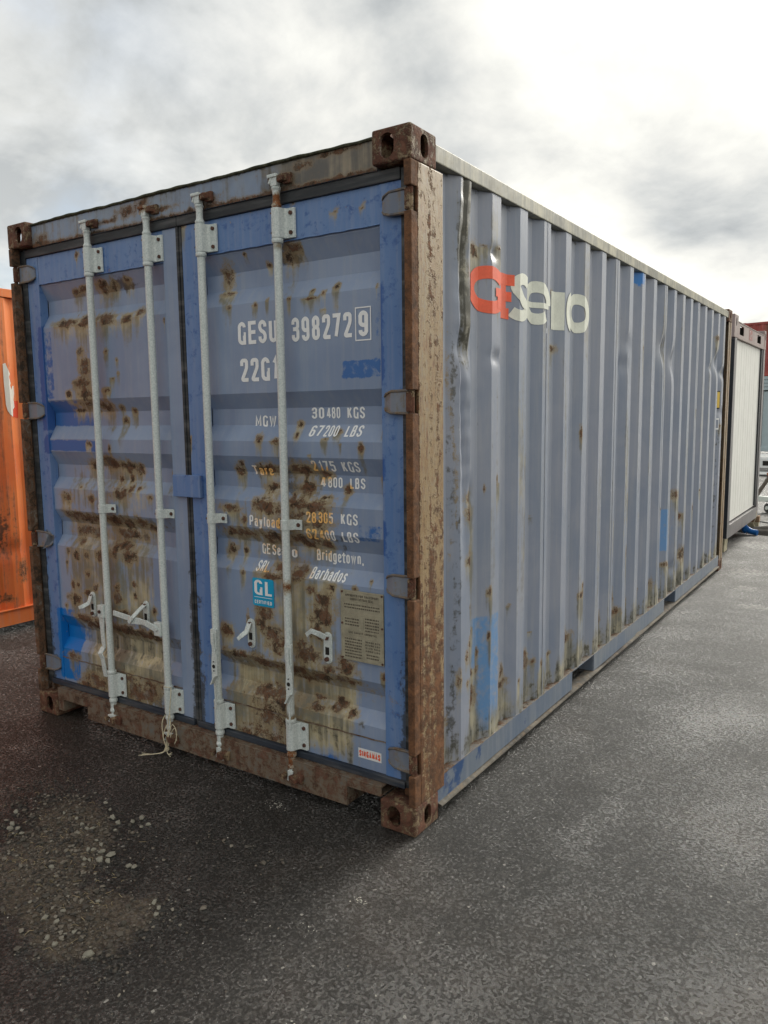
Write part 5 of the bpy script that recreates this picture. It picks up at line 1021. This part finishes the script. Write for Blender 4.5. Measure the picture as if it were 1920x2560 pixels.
# ------------------------------------------------------------------ white panelled cabin behind, standing on timber blocks
M_cabf = weathered('cabin_frame_paint', (.155, .15, .155), (.20, .185, .19), rust=-.3, speck=.1, rough=.42, cream=(.3, .26, .22))
M_cabh = weathered('cabin_header_paint', (.30, .215, .20), (.38, .30, .28), rust=-.22, speck=.3, streak=.35, rough=.5, cream=(.50, .45, .40))
M_cabd = plain('cabin_seal', (.022, .026, .032), .5, 0, .2, 10, .1); M_cabw = plain('cabin_panel', (.80, .80, .76), .45, 0, .04, 5, .1)
cab = tag(empty('site_cabin', (-.10, 6.86, 0)), 'white panelled site cabin in a grey steel frame on timber blocks behind the blue container', 'site cabin')
def CB(name, b, mat, par=cab, bev=.004): return MB().box(*b).build(name, mat, par, bevel=bev)
ZB0, ZT0 = .185, 2.645; CY = 2.24
CB('corner_post', (-.16, 0, .0, .130, ZB0 + .0, 2.40), M_cabf); CB('corner_post', (-.16, 0, CY - .13, CY, ZB0, 2.40), M_cabf)
CB('corner_post', (-6.0, -5.84, .0, .130, ZB0, 2.40), M_cabf); CB('corner_post', (-6.0, -5.84, CY - .13, CY, ZB0, 2.40), M_cabf)
for yy_ in (0, CY - .14):
    c = MB().box(-.16, .004, yy_ - .0 - (.09 if yy_ == 0 else 0), yy_ + .14, 2.4005, ZT0).build('corner_casting', M_cabh, cab, bevel=.008)
    MB().prism(stadium(yy_ + (.02 if yy_ == 0 else .07), ZT0 - .075, .024, .045, 6), 'yz', .0035, .0055).build('casting_hole', M_dark, c)
# header beam with two fork pockets cut through it
m = MB(); h0, h1, h2, h3 = .260, .535, 1.52, 1.82
for a, b, c_, d_ in ((.141, h0, 2.415, 2.575), (h1, h2, 2.415, 2.575), (h3, CY - .141, 2.415, 2.575), (h0, h1, 2.415, 2.450), (h0, h1, 2.548, 2.575), (h2, h3, 2.415, 2.450), (h2, h3, 2.548, 2.575)): m.box(-.006, 0, a, b, c_, d_)
m.box(-.06, .006, .141, CY - .141, 2.5755, 2.583).box(-.05, .004, .141, CY - .141, 2.402, 2.4145)
hb = m.build('header_beam', M_cabh, cab)
for a, b in ((h0, h1), (h2, h3)): MB().box(-.20, -.0065, a, a + .004, 2.45, 2.548).box(-.20, -.0065, b - .004, b, 2.45, 2.548).box(-.205, -.20, a, b, 2.45, 2.548).build('fork_pocket', M_dark, hb)
MB().tube([(-.19, .40, 2.505), (-.06, .41, 2.50)], .042, 16).build('pipe_end', plain('dark_red_pipe', (.28, .03, .03), .5, 0, .1, 8, .1), hb, True)
lg = MB().prism([(.90, 2.44), (1.12, 2.44), (1.12, 2.56), (.90, 2.56)], 'yz', .0005, .0015).build('logo_plate', plain('dark_red_plate', (.30, .09, .08), .5, 0, .1, 8, .1), hb)
L, Rr = ribbon([Vector(p) for p in [(.93, 2.535), (.985, 2.55), (.96, 2.50), (1.0, 2.455), (1.03, 2.46)]], .012); q = MB()
def rib_yz(m, pts, w_, x_):
    L, Rr = ribbon([Vector(p) for p in pts], w_)
    for i in range(len(L) - 1): m.add([(x_, L[i].x, L[i].y), (x_, L[i + 1].x, L[i + 1].y), (x_, Rr[i + 1].x, Rr[i + 1].y), (x_, Rr[i].x, Rr[i].y)], [(0, 1, 2, 3)])
for k, pp in enumerate(([(.93, 2.530), (.975, 2.548), (.955, 2.50), (.99, 2.462), (1.03, 2.47)], [(.985, 2.505), (1.0, 2.48), (1.02, 2.505)], [(1.03, 2.505), (1.05, 2.48), (1.05, 2.51)], [(1.065, 2.482), (1.065, 2.508), (1.09, 2.505)], [(1.0, 2.448), (1.04, 2.448)])): rib_yz(q, pp, .008, .0022 + .0002 * k)
q.build('logo_mark', plain('pale_logo', (.62, .58, .55), .5, 0, .05, 8, 0), lg)
n = 12; w_ = (CY - .26 - .02) / n
for k in range(n):
    a = .140 + k * w_; MB().box(-.060, -.030 + .0006 * (k % 2), a + .004, a + w_ - .004, .345, 2.4005).build('panel_strip', M_cabw, cab, bevel=.003, seg=1)
MB().box(-.075, -.0605, .13, CY - .13, .33, 2.41).build('wall_backing', M_cabd, cab)
MB().box(-.045, -.010, CY - .235, CY - .1305, .36, 2.4).build('corner_seal', M_cabd, cab)
MB().box(-.14, -.001, -.012, -.0005, ZB0 + .01, 2.38).build('corner_seal', M_cabd, cab)
m = MB().box(-.006, 0, .131, CY - .131, ZB0 + .005, .315).box(-.060, .0, .131, CY - .131, .3155, .325).box(-.05, .0, .131, CY - .131, ZB0 - .003, ZB0 + .0045)
m.build('floor_beam', M_cabf, cab)
MB().box(-5.83, -.161, .001, .03, .2, 2.56).build('side_wall', M_cabf, cab); MB().box(-5.83, -.161, CY - .03, CY - .001, .2, 2.56).build('side_wall', M_cabw, cab)
MB().box(-5.98, -.07, .02, CY - .02, 2.56, 2.572).build('roof', M_cabf, cab); MB().box(-5.98, -.07, .02, CY - .02, .2, .215).build('floor', M_dark, cab); MB().box(-5.99, -5.96, .131, CY - .131, .2, 2.56).build('wall', M_cabw, cab)
M_wood = plain('timber_block', (.40, .36, .24), .8, 0, .3, 14, .4, c2=(.52, .47, .33)); M_wood2 = plain('brown_timber', (.26, .17, .10), .8, 0, .3, 14, .4)
b = MB().box(-.30, .0, 0, .20, 0, .088).build('timber_block', M_wood, None, bevel=.004); b.location = (-.155, 7.05, 0); tag(b, 'pale timber block on the asphalt, lower of two under the cabin near corner', 'timber block')
b = MB().box(-.30, .0, 0, .20, 0, .088).build('timber_block', M_wood, None, bevel=.004); b.location = (-.150, 7.04, .0885); tag(b, 'yellowish timber block right under the near corner of the cabin, upper of two', 'timber block')
b = MB().box(-.34, 0, 0, .10, 0, .095).build('timber_block', M_wood, None, bevel=.004); b.location = (-.09, 9.14, 0); tag(b, 'timber block on the ground under the far corner of the cabin', 'timber block')
b = MB().box(-.32, 0, 0, .12, 0, .085).build('timber_block', M_wood2, None, bevel=.004); b.location = (-.085, 9.15, .0955); tag(b, 'reddish brown timber block, upper one under the far corner of the cabin', 'timber block')
M_blue = plain('blue_pipe', (.015, .13, .42), .35, 0, .12, 8, .05)
tag(MB().tube([(-.35, 8.72, .16), (-.27, 8.66, .165), (-.20, 8.62, .12), (-.165, 8.60, .055), (-.15, 8.60, .05)], .045, 14).tube([(-.17, 8.60, .085), (-.10, 8.585, .045), (-.02, 8.57, .035)], .038, 14).build('blue_pipe', M_blue, None, True), 'bent blue plastic pipe lying below the white cabin floor beam', 'pipe')
tag(MB().tube([(-.36, 8.66, .05), (-.28, 8.62, .045)], .032, 12).build('orange_pipe_end', plain('orange_pipe', (.65, .16, .04), .45, 0, .1, 8, .05), None, True), 'short orange pipe end under the white cabin beside the blue pipe', 'pipe')
strand_pts = lambda pts, r, nm, mat, lb, ct: tag((lambda m: m.build(nm, mat, None, True))(MB().tube(pts, r, 6)), lb, ct)
arcp = [(-.20 + .35 * k, 9.0 + .05 * math.sin(k * 2), .015 + .0 * k) for k in range(8)]
strand_pts([(-.30, 9.2, .10), (-.10, 9.52, .06), (.10, 9.55, .03), (.35, 9.40, .012), (.7, 9.25, .01), (1.2, 9.3, .01)], .010, 'cable', M_rubber, 'dark cable running from under the white cabin out over the asphalt', 'cable')
strand_pts([(-.103, 9.02, .27), (-.100, 8.96, .18), (-.13, 8.98, .10), (-.08, 8.95, .012)], .006, 'rope', M_twine, 'thin pale rope hanging from the far corner of the cabin floor beam', 'rope')
# soil by the pipe
P = np.zeros((40, 26, 3)); u = np.linspace(-1, 1, 40); v_ = np.linspace(-1, 1, 26); U, V = np.meshgrid(u, v_, indexing='ij')
P[..., 0] = .45 + U * .85; P[..., 1] = 8.95 + V * .42; hgt = np.clip(1 - U ** 2 - V ** 2, 0, 1) ** .7
P[..., 2] = -.01 + hgt * (.085 + .02 * np.sin(U * 9) * np.cos(V * 11) + .012 * rng.random(U.shape))
tag(grid_obj('soil_heap', P, plain('dark_soil', (.030, .026, .021), .95, 0, .4, 20, 1.0), None, True), kind='stuff')

# ------------------------------------------------------------------ small trailer coupling seen past the cabin
tr = tag(empty('trailer', (-.30, 11.6, 0)), 'galvanised trailer drawbar with a small jockey wheel and a leaning jack post, beyond the cabin', 'trailer')
m = MB().obox((.45, -.30, .185), ((1, .12, -.05), (-.12, 1, 0), (.05, 0, 1)), (1.5, .09, .085)).obox((.35, -.28, .262), ((1, .1, -.14), (-.1, 1, 0), (.14, 0, 1)), (.34, .06, .03)); m.build('drawbar', M_galv, tr, bevel=.008)
MB().tube([(-.135, -.35, .22), (.075, -.35, .60)], .030, 12).build('jack_post', plain('brown_post', (.12, .10, .085), .6, 0, .2, 12, .2), tr, True)
MB().obox((.080, -.35, .618), ((1, 0, .3), (0, 1, 0), (-.3, 0, 1)), (.12, .07, .05)).build('jack_cap', plain('orange_cap', (.40, .15, .08), .6, 0, .2, 12, .2), tr, bevel=.008)
wh = MB().tube([(.06, -.46, .075), (.11, -.40, .075)], .075, 20).build('wheel', M_rubber, tr, True, bevel=.008); MB().tube([(.05, -.47, .075), (.12, -.39, .075)], .03, 12).build('rim', M_galv, wh, True)
MB().obox((.085, -.42, .13), ((1, 0, 0), (0, 1, 0), (0, 0, 1)), (.03, .03, .14)).build('wheel_bracket', M_galv, tr, bevel=.004)
for sx in (1.0, 1.9): MB().obox((sx, .15, .22), ((1, .5, 0), (-.5, 1, 0), (0, 0, 1)), (1.0, .08, .08)).build('side_beam', M_galv, tr, bevel=.006)

# ------------------------------------------------------------------ far row: pale cabin with a red container on top, low white trailer in front
M_pale = plain('pale_blue_cabin_paint', (.50, .60, .62), .5, 0, .06, 3, .05); M_farred = weathered('far_red_paint', (.36, .055, .045), (.45, .085, .065), rust=-.10, speck=.3, rough=.5, cream=(.35, .16, .12))
pc = tag(empty('site_cabin', (-.6, 28, 0), R(-14)), 'pale blue site cabin far off at the right edge, under the red container', 'site cabin')
PB = lambda nm, b, mat, par, bev=.01: MB().box(*b).build(nm, mat, par, bevel=bev)
PB('wall', (-3.0, 3.0, 0.02, 2.4, .25, 2.78), M_pale, pc)
for k in range(4): PB('fascia_strip', (-3.02, 3.02, -.03 - .012 * k, .0195, 2.36 + k * .125, 2.47 + k * .125), M_pale, pc, .006)
PB('floor_beam', (-3.02, 3.02, -.02, .0195, .16, .33), M_pale, pc); PB('shadow_gap', (-3.0, 3.0, -.006, .019, 2.325, 2.355), M_dark, pc, 0)
for k in range(11): PB('panel_joint', (-2.75 + k * .55, -2.735 + k * .55, -.004, .0195, .34, 2.32), M_cabd, pc, 0)
for sx in (-3.06, 2.9): PB('corner_post', (sx, sx + .16, -.05, .12, .1, 2.80), M_pale, pc)
rc = tag(empty('shipping_container', (-.6, 28, 2.86), R(-14)), 'rusty red shipping container stacked on the pale cabin at the right edge', 'shipping container')
P = []; xs_ = []; 
for k in range(22): a = -3.0 + k * .28; xs_ += [(a, .04), (a + .07, .005), (a + .14, .005), (a + .21, .04)]
zs_ = np.linspace(.12, 1.83, 24); P = np.zeros((len(xs_), 24, 3))
for i, (a, b) in enumerate(xs_): P[i, :, 0] = a; P[i, :, 1] = b; P[i, :, 2] = zs_
wl = grid_obj('wall_panel', P, M_farred, rc); v = coords(wl); setattrs(wl, rust=blob(v[:, 0].astype(float), v[:, 2].astype(float), [(-2.0, 1.7, .2, .3), (-2.6, .9, .1, .5), (-1.2, 1.2, .2, .4), (-.4, .5, .3, .4)]) * .9)
PB('top_side_rail', (-3.0, 3.0, 0, .06, 1.83, 1.92), M_farred, rc); PB('bottom_side_rail', (-3.0, 3.0, 0, .06, 0.0, .119), M_farred, rc)
for sx in (-3.06, 3.0): PB('corner_post', (sx, sx + .16, -.01, .16, 0, 1.93), M_farred, rc)
PB('body', (-3.0, 3.0, .065, 2.4, .05, 1.88), M_farred, rc)
M_van = plain('white_vehicle_paint', (.72, .73, .72), .3, 0, .04, 4, .02)
vt = tag(empty('flatbed_trailer', (-1.55, 19.6, 0), R(-8)), 'low white flatbed trailer standing before the pale cabin, far right', 'trailer')
PB('deck', (-.6, 3.2, 0, 1.8, .36, .43), M_van, vt, .01); PB('bumper', (-.62, 3.2, -.06, -.001, .16, .40), M_van, vt, .02); PB('lamp', (.12, .30, -.075, -.0605, .22, .34), M_dark, vt, .005)
for sx in (.9, 2.4): wv_ = MB().tube([(sx, .08, .19), (sx, .28, .19)], .19, 20).build('wheel', M_rubber, vt, True); MB().tube([(sx, .07, .19), (sx, .29, .19)], .10, 14).build('rim', M_van, wv_, True)
PB('ramp', (-.1, 1.2, -.75, -.07, .03, .07), M_van, vt, .01)
